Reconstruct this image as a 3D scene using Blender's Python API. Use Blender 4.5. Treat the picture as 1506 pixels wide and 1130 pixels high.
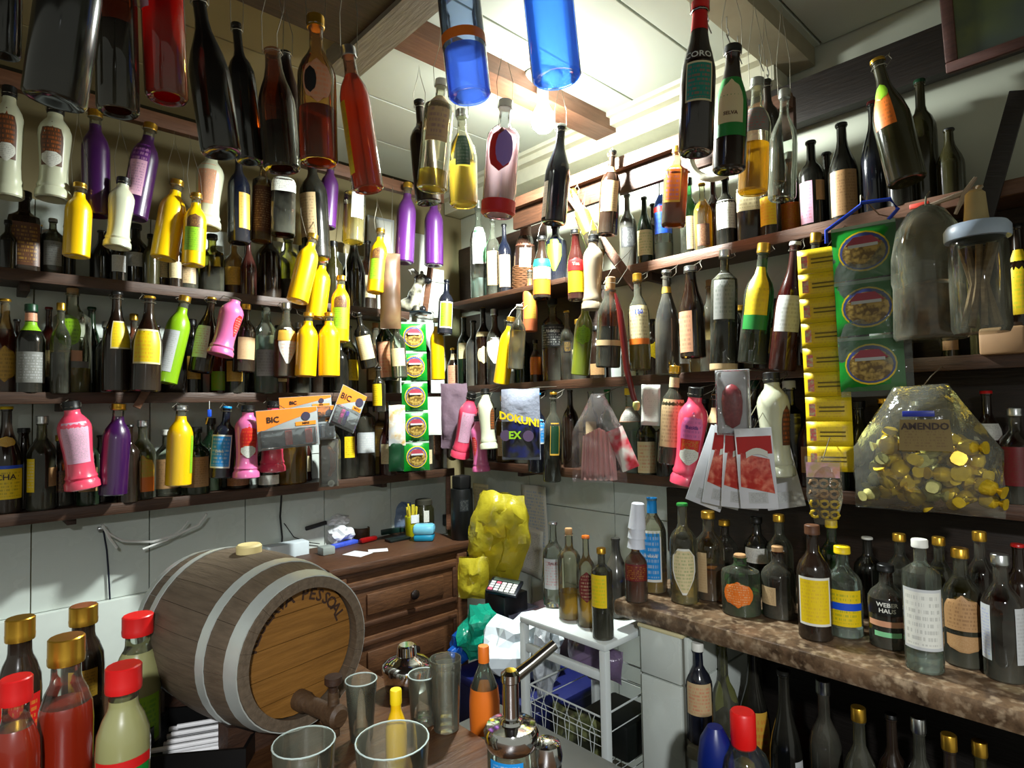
import bpy, bmesh, math, random
from mathutils import Vector as V, Matrix as Mx, noise as mnoise
R = math.radians
sc = bpy.context.scene
for o in list(bpy.data.objects):
    bpy.data.objects.remove(o)
COLL = sc.collection
rnd = random.Random(7)

# ------------------------------------------------------------------ camera
CAM = V((-1.86, -2.35, 1.45)); FPX = 883.0
HEAD, PITCH, ROLL = R(47), R(2.2), R(1.1)
cf = V((math.cos(PITCH)*math.cos(HEAD), math.cos(PITCH)*math.sin(HEAD), math.sin(PITCH)))
cr0 = V((math.sin(HEAD), -math.cos(HEAD), 0)); cu0 = cr0.cross(cf)
cr = cr0*math.cos(ROLL) - cu0*math.sin(ROLL); cu = cu0*math.cos(ROLL) + cr0*math.sin(ROLL)
cd = bpy.data.cameras.new('camera'); co = bpy.data.objects.new('camera', cd); COLL.objects.link(co)
cd.sensor_width = 36; cd.lens = 36*FPX/1506; cd.clip_start = .02
m = Mx((cr, cu, -cf)).transposed().to_4x4(); m.translation = CAM; co.matrix_world = m
sc.camera = co
# ------------------------------------------------------------------ world, exposure
w = bpy.data.worlds.new('world'); sc.world = w; w.use_nodes = True
w.node_tree.nodes['Background'].inputs[0].default_value = (.80, .82, .70, 1)
w.node_tree.nodes['Background'].inputs[1].default_value = .30
sc.view_settings.view_transform = 'Standard'; sc.view_settings.look = 'None'
sc.view_settings.gamma = 1; sc.view_settings.use_curve_mapping = False
sc.view_settings.exposure = 0.62
BULB_W, BULB_DOWN_W, FILL_LAMP_W = 6.5, 125.0, 110.0
sc.cycles.transparent_max_bounces = 32
sc.cycles.max_bounces = 8
sc.cycles.sample_clamp_indirect = 4.0
sc.cycles.caustics_reflective = False; sc.cycles.caustics_refractive = False

def lamp(name, loc, power, col, rad):
    l = bpy.data.lights.new(name, 'POINT'); l.energy = power; l.color = col; l.shadow_soft_size = rad
    o = bpy.data.objects.new(name, l); COLL.objects.link(o); o.location = loc
    return o
BULB = V((-.50, -1.06, 2.36)); BULB2 = V((-2.35, -3.15, 2.05))
lamp('bulb_light', BULB, BULB_W, (.93, 1.0, .97), .045)
sl = bpy.data.lights.new('bulb_down_light', 'SPOT'); sl.energy = BULB_DOWN_W; sl.color = (.93, 1.0, .97); sl.shadow_soft_size = .045; sl.spot_size = R(178); sl.spot_blend = .35
so_ = bpy.data.objects.new('bulb_down_light', sl); COLL.objects.link(so_); so_.location = BULB      # an LED bulb throws most of its light downwards
s2 = bpy.data.lights.new('added_fill_light', 'SPOT'); s2.energy = FILL_LAMP_W; s2.color = (.96, .98, 1.0); s2.shadow_soft_size = .05; s2.spot_size = R(166); s2.spot_blend = .45
o2 = bpy.data.objects.new('added_fill_light', s2); COLL.objects.link(o2); o2.location = BULB2         # unseen source behind camera; pendant and shade added to light the lower half

# ------------------------------------------------------------------ pixel <-> place (frame 1506 x 1130)
def ray(x, y): return cf + cr*((x-753)/FPX) + cu*((565-y)/FPX)
def at(x, y, ax, v):
    d = ray(x, y)
    t = v if ax == 'd' else (v - CAM[ax])/d[ax]
    return CAM + d*t
def depth(p): return (p-CAM).dot(cf)
def mpp(p): return depth(p)/FPX

# ------------------------------------------------------------------ materials
def lin(c): return tuple(((x/12.92) if x <= .04045 else ((x+.055)/1.055)**2.4) for x in c)
PAL = dict(white=(.88,.88,.84), cream=(.86,.80,.62), beige=(.78,.67,.50), tan=(.70,.54,.36), yellow=(.93,.80,.08), gold=(.80,.62,.22),
  orange=(.90,.46,.12), red=(.80,.10,.10), darkred=(.42,.07,.09), pink=(.96,.36,.46), lpink=(.90,.70,.80), magenta=(.85,.40,.62), purple=(.40,.16,.48),
  blue=(.10,.32,.82), sky=(.10,.56,.86), navy=(.06,.10,.34), green=(.08,.50,.18), lime=(.55,.75,.12), dgreen=(.05,.22,.12), brown=(.36,.22,.13),
  dbrown=(.18,.10,.06), grey=(.50,.50,.48), dgrey=(.16,.16,.16), black=(.03,.03,.03), silver=(.75,.76,.76), salmon=(.85,.62,.48), teal=(.1,.5,.42), mint=(.55,.85,.62))
MATS = {}
class NT:
    def __init__(s, name):
        s.m = bpy.data.materials.new(name); s.m.use_nodes = True; s.t = s.m.node_tree; s.t.nodes.clear()
        s.out = s.n('ShaderNodeOutputMaterial')
    def n(s, typ, **kw):
        nd = s.t.nodes.new(typ)
        for k, v in kw.items():
            if k.startswith('i_'):
                key = k[2:]; key = int(key) if key.isdigit() else key.replace('_', ' ')
                s.set(nd, key, v)
            else: setattr(nd, k, v)
        return nd
    def set(s, nd, key, v):
        if isinstance(v, bpy.types.NodeSocket): s.t.links.new(v, nd.inputs[key])
        else:
            if isinstance(v, tuple) and len(v) == 3 and nd.inputs[key].type == 'RGBA': v = (*v, 1)
            nd.inputs[key].default_value = v
    def math(s, op, a, b=0.0):
        nd = s.n('ShaderNodeMath', operation=op); s.set(nd, 0, a); s.set(nd, 1, b); return nd.outputs[0]
    def mix(s, f, a, b):
        nd = s.n('ShaderNodeMix', data_type='RGBA'); s.set(nd, 0, f); s.set(nd, 6, a); s.set(nd, 7, b); return nd.outputs[2]
    def noise(s, scale, detail=3, vec=None, rough=.5):
        nd = s.n('ShaderNodeTexNoise'); nd.inputs['Scale'].default_value = scale; nd.inputs['Detail'].default_value = detail
        nd.inputs['Roughness'].default_value = rough
        if vec is not None: s.t.links.new(vec, nd.inputs['Vector'])
        return nd.outputs['Fac']
    def coord(s, kind='Object', scale=None):
        c = s.n('ShaderNodeTexCoord').outputs[kind]
        if scale:
            mp = s.n('ShaderNodeMapping'); s.t.links.new(c, mp.inputs['Vector']); mp.inputs['Scale'].default_value = scale; c = mp.outputs[0]
        return c
    def ramp(s, f, lo, hi):
        nd = s.n('ShaderNodeMapRange'); s.set(nd, 0, f); nd.inputs[1].default_value = lo; nd.inputs[2].default_value = hi; return nd.outputs[0]
    def done(s, sh): s.t.links.new(sh, s.out.inputs['Surface']); return s.m
    def pbsdf(s, col, rough=.5, **kw):
        nd = s.n('ShaderNodeBsdfPrincipled'); s.set(nd, 'Base Color', col); s.set(nd, 'Roughness', rough)
        for k, v in kw.items(): s.set(nd, k.replace('_', ' '), v)
        return nd
    def bump(s, nd, h, st=.3, dist=.01):
        b = s.n('ShaderNodeBump'); b.inputs['Strength'].default_value = st; b.inputs['Distance'].default_value = dist
        s.t.links.new(h, b.inputs['Height']); s.t.links.new(b.outputs[0], nd.inputs['Normal'])
def memo(f):
    def g(*a, **k):
        key = (f.__name__, a, tuple(sorted(k.items())))
        if key not in MATS: MATS[key] = f(*a, **k)
        return MATS[key]
    return g
def C(c): return lin(PAL[c]) if isinstance(c, str) else lin(c)
@memo
def plain(c, rough=.45, metal=0., var=.12, scale=30., coat=0.):
    n = NT('plain'); c = C(c); v = n.noise(scale, 3, n.coord())
    col = n.mix(v, tuple(x*(1-var) for x in c), tuple(min(1, x*(1+var)) for x in c))
    return n.done(n.pbsdf(col, rough, Metallic=metal, Coat_Weight=coat).outputs[0])
@memo
def wood(c, c2, scale=(3, 30, 30), rough=.55, bump=.25):
    n = NT('wood'); co_ = n.coord('Object', scale)
    f = n.ramp(n.noise(4, 6, co_, .6), .3, .7); d = n.noise(9, 3, n.coord())
    col = n.mix(f, C(c), C(c2)); col = n.mix(n.math('MULTIPLY', d, .35), col, lin((.05, .03, .02)))
    b = n.pbsdf(col, rough); n.bump(b, f, bump, .003); return n.done(b.outputs[0])
@memo
def tile_mat(c=(.80, .83, .80)):
    n = NT('glazed_tile'); d = n.ramp(n.noise(5, 5, n.coord('Object')), .45, .8)
    col = n.mix(n.math('MULTIPLY', d, .35), C(c), lin((.62, .62, .52)))
    return n.done(n.pbsdf(col, n.math('ADD', n.math('MULTIPLY', d, .3), .22)).outputs[0])
@memo
def filled(c):      # coloured drink filling a glossy clear bottle
    n = NT('cream_fill'); c = C(c); v = n.noise(12, 2, n.coord())
    col = n.mix(v, tuple(x*.85 for x in c), c)
    return n.done(n.pbsdf(col, .30, Coat_Weight=.9, Coat_Roughness=.06, Subsurface_Weight=0.0).outputs[0])
@memo
def darkglass(c, rough=.10, dust=.06):
    n = NT('dark_glass'); c = C(c); v = n.ramp(n.noise(7, 5, n.coord()), .35, .75)
    col = n.mix(n.math('MULTIPLY', v, dust), c, lin((.55, .52, .44)))
    return n.done(n.pbsdf(col, n.math('ADD', n.math('MULTIPLY', v, .15), rough), Specular_IOR_Level=.6).outputs[0])
@memo
def glass(c=(.93, .95, .93), dust=.20, rough=.03):
    n = NT('clear_glass'); tr = n.n('ShaderNodeBsdfTransparent', i_0=C(c)); gl = n.n('ShaderNodeBsdfGlossy', i_0=(1, 1, 1), i_1=rough)
    fr = n.n('ShaderNodeFresnel', i_IOR=1.5).outputs[0]
    m1 = n.n('ShaderNodeMixShader', i_0=fr, i_1=tr.outputs[0], i_2=gl.outputs[0])
    df = n.n('ShaderNodeBsdfDiffuse', i_0=lin((.70, .70, .62)))
    dv = n.math('MULTIPLY', n.ramp(n.noise(9, 4, n.coord()), .3, .8), dust)  # grey film: dust, raised on clear glass to brighten it
    m2 = n.n('ShaderNodeMixShader', i_0=dv, i_1=m1.outputs[0], i_2=df.outputs[0])
    return n.done(m2.outputs[0])
@memo
def liquid(c, body=.45):
    n = NT('liquid'); c = C(c); tr = n.n('ShaderNodeBsdfTransparent', i_0=tuple(min(1, x*1.1+.12) for x in c))
    df = n.n('ShaderNodeBsdfTranslucent', i_0=c); d2 = n.n('ShaderNodeBsdfDiffuse', i_0=c)
    a = n.n('ShaderNodeMixShader', i_0=.5, i_1=df.outputs[0], i_2=d2.outputs[0])
    a = n.n('ShaderNodeMixShader', i_0=body, i_1=tr.outputs[0], i_2=a.outputs[0])
    return n.done(a.outputs[0])
@memo
def film(c=(.92, .93, .92), opac=.12, rough=.12):
    n = NT('plastic_film'); tr = n.n('ShaderNodeBsdfTransparent', i_0=C(c))
    pb = n.pbsdf(C(c), rough); h = n.noise(25, 4, n.coord()); n.bump(pb, h, .6, .01)
    gl = n.n('ShaderNodeBsdfGlossy', i_0=(1, 1, 1), i_1=rough)
    b = n.n('ShaderNodeBump', i_Strength=.7, i_Distance=.01, i_Height=h); n.t.links.new(b.outputs[0], gl.inputs['Normal'])
    lw = n.n('ShaderNodeFresnel', i_IOR=1.35); n.t.links.new(b.outputs[0], lw.inputs['Normal'])
    a = n.n('ShaderNodeMixShader', i_0=lw.outputs[0], i_1=tr.outputs[0], i_2=gl.outputs[0])
    a = n.n('ShaderNodeMixShader', i_0=opac, i_1=a.outputs[0], i_2=pb.outputs[0]); return n.done(a.outputs[0])
@memo
def printed(bg, ink, rows=7, fill=.5, seed=0, rough=.45, edge=None):
    """flat print on a label: lines of small type in ink colour on a paper colour (UV space)"""
    n = NT('printed_paper'); uv = n.n('ShaderNodeTexCoord').outputs['UV']; sp = n.n('ShaderNodeSeparateXYZ', i_0=uv)
    u, v = sp.outputs[0], sp.outputs[1]; rv = n.math('MULTIPLY', v, max(9., rows*2.2)); fl = n.math('FLOOR', rv); fr = n.math('FRACT', rv)
    cb = n.n('ShaderNodeCombineXYZ', i_0=n.math('MULTIPLY', u, 26.), i_1=n.math('MULTIPLY', fl, 3.7), i_2=float(seed))
    nz = n.noise(1., 2, cb.outputs[0]); k = n.math('GREATER_THAN', nz, 1-fill)
    k = n.math('MULTIPLY', k, n.math('GREATER_THAN', fr, .45))
    k = n.math('MULTIPLY', k, n.math('LESS_THAN', n.math('ABSOLUTE', n.math('SUBTRACT', u, .5)), .40))
    k = n.math('MULTIPLY', k, n.math('LESS_THAN', n.math('ABSOLUTE', n.math('SUBTRACT', v, .5)), .42))
    wear = n.noise(6, 4, n.coord()); base = n.mix(n.math('MULTIPLY', wear, .25), C(bg), tuple(x*.6 for x in C(bg)))
    col = n.mix(n.math('MULTIPLY', k, .38 if rows > 2 else 0.), base, C(ink))
    if edge:
        e = n.math('MAXIMUM', n.math('ABSOLUTE', n.math('SUBTRACT', u, .5)), n.math('ABSOLUTE', n.math('SUBTRACT', v, .5)))
        col = n.mix(n.math('GREATER_THAN', e, .45), col, C(edge))
    return n.done(n.pbsdf(col, rough).outputs[0])
@memo
def blotch(c1, c2, c3, scale=14., rough=.4, vor=False):
    n = NT('blotch'); co_ = n.coord()
    if vor:
        vo = n.n('ShaderNodeTexVoronoi'); vo.inputs['Scale'].default_value = scale; n.t.links.new(co_, vo.inputs['Vector']); f = n.ramp(vo.outputs['Distance'], .1, .6)
    else: f = n.ramp(n.noise(scale, 4, co_), .35, .65)
    g = n.ramp(n.noise(scale*.6, 2, co_), .45, .6)
    return n.done(n.pbsdf(n.mix(g, n.mix(f, C(c1), C(c2)), C(c3)), rough).outputs[0])
@memo
def emit(c, s):
    n = NT('lit_bulb'); e = n.n('ShaderNodeEmission', i_0=c, i_1=s); t = n.n('ShaderNodeBsdfTransparent', i_0=(1, 1, 1))
    return n.done(n.n('ShaderNodeAddShader', i_0=e.outputs[0], i_1=t.outputs[0]).outputs[0])
METAL = plain('silver', .28, 1., .1); GOLD = plain('gold', .30, .9, .15); CHROME = plain((.80, .80, .80), .08, 1., .05); WIRE = plain((.62, .60, .54), .4, .8)

# ------------------------------------------------------------------ mesh building
class MB:
    def __init__(s): s.v = []; s.f = []; s.uv = {}
    def add(s, vs, fs, mx=None):
        b = len(s.v); s.v += [tuple(mx @ V(p)) if mx else tuple(p) for p in vs]; s.f += [tuple(i+b for i in f) for f in fs]; return b
    def box(s, lo, hi, mx=None):
        (a, b, c), (d, e, f) = lo, hi
        s.add([(a,b,c),(d,b,c),(d,e,c),(a,e,c),(a,b,f),(d,b,f),(d,e,f),(a,e,f)], [(0,3,2,1),(4,5,6,7),(0,1,5,4),(1,2,6,5),(2,3,7,6),(3,0,4,7)], mx); return s
    def bevel_box(s, lo, hi, r, mx=None):
        bm = bmesh.new(); bmesh.ops.create_cube(bm, size=1); sz = V(hi)-V(lo); ce = (V(hi)+V(lo))/2
        for v in bm.verts: v.co = V((v.co.x*sz.x, v.co.y*sz.y, v.co.z*sz.z)) + ce
        bmesh.ops.bevel(bm, geom=bm.edges[:], offset=r, segments=2, affect='EDGES', profile=.5)
        bm.verts.index_update(); s.add([v.co[:] for v in bm.verts], [[v.index for v in f.verts] for f in bm.faces], mx); bm.free(); return s
    def lathe(s, prof, seg=20, mx=None, n=2., cap0=True, cap1=True, sy=1.):
        vs, fs = [], []
        for r, z in prof:
            for i in range(seg):
                a = 2*math.pi*i/seg; ca, sa = math.cos(a), math.sin(a)
                k = 1. if n == 2 else (abs(ca)**n + abs(sa)**n)**(-1/n)
                vs.append((r*k*ca, r*k*sa*sy, z))
        for j in range(len(prof)-1):
            for i in range(seg):
                k = (i+1) % seg; fs.append((j*seg+i, j*seg+k, (j+1)*seg+k, (j+1)*seg+i))
        if cap0: fs.append(tuple(reversed(range(seg))))
        if cap1: fs.append(tuple(range((len(prof)-1)*seg, len(prof)*seg)))
        s.add(vs, fs, mx); return s
    def tube(s, pts, r, seg=6, mx=None, closed=False):
        pts = [V(p) for p in pts]; n = len(pts); vs, fs = [], []; up = V((.13, .31, .94))
        rr = r if isinstance(r, (list, tuple)) else [r]*n
        for i, p in enumerate(pts):
            t = (pts[(i+1) % n]-pts[i-1]) if closed else (pts[min(i+1, n-1)]-pts[max(i-1, 0)])
            if t.length < 1e-9: t = V((0, 0, 1))
            t.normalize(); a = t.cross(up)
            if a.length < .05: a = t.cross(V((1, 0, 0)))
            a.normalize(); b = t.cross(a)
            for k in range(seg):
                g = 2*math.pi*k/seg; vs.append(p + (a*math.cos(g)+b*math.sin(g))*rr[i])
        m_ = n if closed else n-1
        for i in range(m_):
            j = (i+1) % n
            for k in range(seg): fs.append((i*seg+k, i*seg+(k+1) % seg, j*seg+(k+1) % seg, j*seg+k))
        if not closed: fs += [tuple(reversed(range(seg))), tuple(range((n-1)*seg, n*seg))]
        s.add(vs, fs, mx); return s
    def grid(s, fn, nu, nv, mx=None, uvrect=None):
        b = len(s.v); vs = [fn(i/nu, j/nv) for j in range(nv+1) for i in range(nu+1)]
        s.add(vs, [], mx)
        for j in range(nv):
            for i in range(nu):
                a = b+j*(nu+1)+i; s.uv[len(s.f)] = [(i/nu, j/nv), ((i+1)/nu, j/nv), ((i+1)/nu, (j+1)/nv), (i/nu, (j+1)/nv)]
                s.f.append((a, a+1, a+nu+2, a+nu+1))
        return s
    def mesh(s, name):
        me = bpy.data.meshes.new(name); me.from_pydata(s.v, [], s.f)
        if s.uv:
            uvl = me.uv_layers.new(name='uv'); dat = uvl.data
            for p in me.polygons:
                q = s.uv.get(p.index)
                if q:
                    for li, c in zip(p.loop_indices, q): dat[li].uv = c
        return me
    def obj(s, name, mat, parent=None, smooth=True, loc=None, mx=None):
        me = s.mesh(name); me.materials.append(mat)
        if smooth:
            me.polygons.foreach_set('use_smooth', [True]*len(me.polygons)); me.update()
            try: me.set_sharp_from_angle(angle=R(38))
            except Exception: pass
        return link(name, me, parent, loc, mx)
def link(name, data, parent=None, loc=None, mx=None):
    o = bpy.data.objects.new(name, data); COLL.objects.link(o)
    if parent: o.parent = parent
    if loc is not None: o.location = loc
    if mx is not None: o.matrix_local = mx
    return o
def tag(o, label=None, cat=None, group=None, kind=None):
    for k, v in (('label', label), ('category', cat), ('group', group), ('kind', kind)):
        if v: o[k] = v
    return o
def thing(name, mx, label, cat, group=None):
    o = bpy.data.objects.new(name, None); COLL.objects.link(o); o.empty_display_size = .02
    if isinstance(mx, Mx): o.matrix_world = mx
    else: o.location = mx
    return tag(o, label, cat, group)
def lettering(txt, size, mat, parent, fn, bold=.0, name='lettering'):
    """flat type; fn maps a point of the text plane onto the surface"""
    cu_ = bpy.data.curves.new('t', 'FONT'); cu_.body = txt; cu_.size = size; cu_.align_x = 'CENTER'; cu_.align_y = 'CENTER'; cu_.offset = bold; cu_.resolution_u = 2
    to = bpy.data.objects.new('t', cu_); COLL.objects.link(to); bpy.context.view_layer.update()
    me = bpy.data.meshes.new_from_object(to.evaluated_get(bpy.context.evaluated_depsgraph_get())); bpy.data.objects.remove(to); me.name = name
    me.materials.clear(); me.materials.append(mat)
    for v in me.vertices: v.co = fn(v.co.x, v.co.y)
    return link(name, me, parent)
def facing(p, up=None, turn=0., wall=None, mixw=0.):
    """frame at p: z along up, -y towards the camera (or partly along the wall normal)"""
    z = (up or V((0, 0, 1))).normalized(); t = (CAM-p); t.z = 0; t.normalize()
    if wall is not None: t = (t*(1-mixw) + V(wall)*mixw).normalized()
    y = -(t - z*t.dot(z)).normalized(); x = y.cross(z)
    m_ = Mx((x, y, z)).transposed().to_4x4(); m_.translation = p
    return m_ @ Mx.Rotation(turn, 4, 'Z')
WL, WR = (0, -1, 0), (-1, 0, 0)
def pillow(w, h, t, nx=8, ny=10, crumple=0., seed=0, outline=None, edge=.15):
    """puffed bag, front and back skins; origin at its centre, facing -y"""
    b = MB()
    def fn(side):
        def g(u, v):
            o = outline(v) if outline else 1.
            x = (u-.5)*w*o; z = (v-.5)*h
            e = (1-abs(2*u-1)**3)*(1-abs(2*v-1)**4)
            y = -side*t/2*e
            if crumple:
                q = mnoise.noise_vector(V((x*22+seed, z*22, side*.4+seed*1.7)))*crumple
                k = .35 + .65*e
                x += q.x*k; y += q.y*k*(.3+.7*e); z += q.z*k
            return (x, y, z)
        return g
    b.grid(fn(1), nx, ny)
    bk = MB(); bk.grid(fn(-1), nx, ny); n0 = len(b.v); f0 = len(b.f)
    b.v += bk.v; b.f += [tuple(i+n0 for i in reversed(f)) for f in bk.f]
    for k, q in bk.uv.items(): b.uv[f0+k] = list(reversed(q))
    return b
# ================================================================== the setting
PLASTER = plain((.74, .75, .68), .75, 0, .18, 5.); GROUT = plain((.42, .42, .38), .8)
def struct(name, lo, hi, mat, kind='structure'):
    o = MB().box(lo, hi).obj(name, mat, smooth=False); o['kind'] = kind; return o
floor = struct('floor', (-3.3, -3.7, -.06), (.1, .1, 0), plain((.30, .26, .22), .6, 0, .3, 8.))
wl = struct('wall_left', (-3.3, .008, 0), (.1, .1, 2.6), plain((.52, .47, .33), .8, 0, .2, 4.))
wr = struct('wall_right', (.008, -3.7, 0), (.1, .008, 2.6), PLASTER)
TILE = tile_mat()
def tiles(wall, axis, u0, du, n, z0, dz, nz):
    me = None; k = .0015
    for j in range(nz):
        for i in range(n):
            a = u0 - i*du
            if me is None:
                b = MB()
                lo, hi = ((-du+k, -.004, k), (-k, .012, dz-k)) if axis == 0 else ((-.004, -du+k, k), (.012, -k, dz-k))
                me = b.bevel_box(lo, hi, .0012).mesh('tile'); me.materials.append(TILE)
            o = link('tile', me, wall, (a, 0, z0+j*dz) if axis == 0 else (0, a, z0+j*dz))
tiles(wl, 0, -.110, .314, 9, .0, .425, 5)
tiles(wr, 1, 0.0, .460, 7, .105, .31, 6)
# ceiling of long pale boards, beams under it
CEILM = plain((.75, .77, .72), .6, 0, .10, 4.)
ceil = struct('ceiling', (-3.3, -3.7, 2.512), (.1, .1, 2.6), plain((.20, .19, .15), .8))
me = None
for i in range(14):
    if me is None:
        me = MB().bevel_box((-1.02, .003, 0), (0, .277, .014), .002).mesh('ceiling_panel'); me.materials.append(CEILM)
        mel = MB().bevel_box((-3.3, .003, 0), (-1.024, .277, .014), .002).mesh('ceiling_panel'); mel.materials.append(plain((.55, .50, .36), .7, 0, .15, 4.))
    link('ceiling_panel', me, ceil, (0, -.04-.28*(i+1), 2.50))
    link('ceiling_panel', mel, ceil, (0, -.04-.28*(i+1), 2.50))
RW = wood((.52, .35, .25), (.42, .27, .18)); DW = wood((.27, .17, .11), (.17, .10, .06)); DW2 = wood((.33, .20, .12), (.22, .13, .07), (30, 3, 30))
RW2 = wood((.50, .34, .25), (.38, .25, .17), (30, 3, 30)); GREYW = wood((.58, .54, .47), (.50, .46, .40), (30, 3, 30))
def one(name, b, mat, label, cat, group=None, smooth=True):
    return tag(b.obj(name, mat, smooth=smooth), label, cat, group)
trim = struct('trim_1', (-.985, -1.045, 2.445), (0, -.955, 2.50), RW)
trim = struct('trim_2', (-1.075, -3.6, 2.44), (-.985, -.74, 2.50), GREYW)
trim = struct('trim_3', (-.62, -1.70, 2.445), (0, -1.60, 2.50), plain((.62, .58, .48), .6, 0, .2, 12.))
trim = struct('trim_4', (-3.2, -3.6, 2.455), (-1.075, -.86, 2.475), DW)
b = MB(); b.box((-.10, -1.62, 2.40), (-.004, -.0, 2.50)); b.box((-.135, -1.62, 2.46), (-.10, 0, 2.50)); b.box((-.155, -1.62, 2.485), (-.135, 0, 2.50))
o = b.obj('trim_5', plain((.84, .83, .74), .5), smooth=False); o['kind'] = 'structure'
trim = struct('trim_6', (-.05, -2.6, 2.27), (-.006, -1.45, 2.395), wood((.16, .11, .07), (.10, .07, .05), (30, 3, 30)))
# screw hooks on the near ceiling board
for i_, x in enumerate((-.50, -.41, -.31, -.23, -.14)):
    p = V((x, -1.62 + rnd.uniform(-.02, .02), 2.446))
    pts = [p, p+V((0, 0, -.02))] + [p+V((.008*math.sin(t)*1., .0, -.03-.010*(1-math.cos(t)))) for t in (0, .8, 1.6, 2.4, 3.1, 3.9)] + [p+V((.012, 0, -.062)), p+V((.02, 0, -.07))]
    o = one('screw_hook', MB().tube(pts, .0016, 5), METAL, 'small wire screw hook in the grey ceiling board, %s from the left' % ('first', 'second', 'third', 'fourth', 'fifth')[i_], 'hook', 'screw hooks in the ceiling board')
# light bulb fixture
def bulb(loc, name, label, on):
    t = thing(name, Mx.Translation((loc.x, loc.y, 2.5)), label, 'lamp')
    dz = loc.z-2.5
    MB().lathe([(.062, -.002), (.062, -.010), (.050, -.020), (.030, -.026)], 28).obj('ceiling_rose', plain((.85, .85, .82), .4), t)
    MB().lathe([(.017, -.024), (.019, -.05), (.018, dz+.045)], 16).obj('socket', plain((.80, .80, .78), .5), t)
    pr = [(.014, .052), (.020, .040), (.033, .018), (.038, -.004), (.034, -.024), (.020, -.038), (.004, -.043)]
    MB().lathe([(r_, z+dz) for r_, z in pr], 24).obj('glass_bulb', emit((.93, 1., .98), on), t)
bulb(BULB, 'light_bulb', 'glowing bare light bulb in a white ceiling socket beside the beam', 40)
t = thing('added_pendant', Mx.Translation(BULB2), 'unseen pendant lamp added behind the camera to light the lower half', 'lamp')  # added lamp, shaded so that the upper rows stay dark
MB().tube([(0, 0, .09), (0, 0, .45)], .003, 6).obj('cord', plain('black', .5), t)
MB().lathe([(.14, -.01), (.142, -.01), (.035, .09), (.030, .09), (.136, -.01)], 28, cap0=False, cap1=False).obj('shade', plain((.25, .27, .25), .4), t)
MB().lathe([(.012, .06), (.030, .035), (.034, .02), (.020, -.002), (.004, -.006)], 18).obj('glass_bulb', emit((.96, .98, 1.), 20), t)

# shelves
ZL1, ZL2, ZL3, ZL4 = 1.175, 1.515, 1.865, 2.39      # upper faces of the left wall's boards
ZR1, ZR2, ZR3 = 1.212, 1.545, 1.925                  # and of the right wall's
DWL = wood((.32, .21, .14), (.22, .14, .09))
def shelf(side, z, d, a, bb, label, lip=True):
    w = (lambda x, y: (x, y)) if side == 'L' else (lambda x, y: (y, x))
    c = (a+bb)/2
    t = thing('wall_shelf', Mx.Translation((c, 0, z) if side == 'L' else (0, c, z)), label, 'shelf')
    def bx(u0, u1, d0, d1, z0, z1, nm, mt):
        lo = (u0-c, -d1, z0) if side == 'L' else (-d1, u0-c, z0); hi = (u1-c, -d0, z1) if side == 'L' else (-d0, u1-c, z1)
        MB().bevel_box(lo, hi, .002).obj(nm, mt, t)
    bx(a, bb, .001, d, -.024, 0, 'board', DW if side == 'L' else DW2)
    if lip: bx(a, bb, d, d+.012, -.030, .004, 'front_strip', (RW2 if z > 1.9 else DW2) if side == 'R' else DWL)
    for k in range(3):
        u = a + (bb-a)*(.12+.38*k); bx(u-.012, u+.012, .002, d*.8, -.052, -.024, 'bracket', DW)
    return t
shelf('L', ZL1, .155, -3.0, -.19, 'lowest dark wooden shelf of the left wall, above white tiles')
shelf('L', ZL2, .155, -3.0, -.23, 'middle dark wooden shelf of the left wall, carrying mixed bottles')
shelf('L', ZL3, .155, -3.0, -.42, 'highest dark wooden shelf of the left wall, bottles hung beneath')
shelf('R', ZR1, .155, -2.9, -.20, 'lowest dark wooden shelf of the right wall, above the stone counter')
shelf('R', ZR2, .155, -2.9, -.24, 'middle wooden shelf of the right wall behind the yellow coupon strip')
shelf('R', ZR3, .155, -2.9, -.95, 'highest wooden shelf of the right wall with reddish front edge')
b = MB().bevel_box((-3.0, -.265, ZL4-.045), (-.30, -.235, ZL4), .002)
one('hanging_rail', b, RW, 'reddish wooden rail under the ceiling along the left wall', 'rail')
b = MB().bevel_box((-.250, -1.72, 2.235), (-.225, -.62, 2.275), .002)
one('hanging_rail', b, RW2, 'reddish wooden rail high along the right wall near the bulb', 'rail')
b = MB().bevel_box((-.225, -1.72, 2.16), (-.205, -.62, 2.27), .002)
one('backing_and_shade_board', b, DW2, 'dark board behind the right rail under the white cornice', 'board')
def plank(p0, p1, wd, th, mat, label, cat='brace', name='wooden_brace'):
    p0, p1 = V(p0), V(p1); z = (p1-p0); L = z.length
    mx = facing((p0+p1)/2, z)
    o = MB().bevel_box((-wd/2, -th/2, -L/2), (wd/2, th/2, L/2), .0015).obj(name, mat); o.matrix_world = mx
    return tag(o, label, cat)
plank((-.268, -.90, 2.28), (-.186, -1.175, 1.84), .030, .02, RW2, 'slanting wooden brace between the right rail and highest right shelf')
plank((-1.36, -.178, 1.625), (-1.44, -.178, 1.47), .022, .012, RW, 'short slanting wood stick against the middle left shelf')
plank((-.182, -2.175, 2.11), (-.182, -2.09, 1.80), .035, .02, wood((.13, .09, .06), (.09, .06, .04)), 'dark slanting brace at the far end of the highest right shelf')
plank((-.200, -.13, .901), (-.200, -.13, 1.149), .022, .03, RW, 'upright wooden post between drawer chest and lowest left shelf', 'post', 'wooden_post')
plank((-.315, -.125, 1.867), (-.315, -.245, 2.344), .026, .02, RW, 'upright wooden post in the corner beside the paper sheet', 'post', 'wooden_post')
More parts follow.
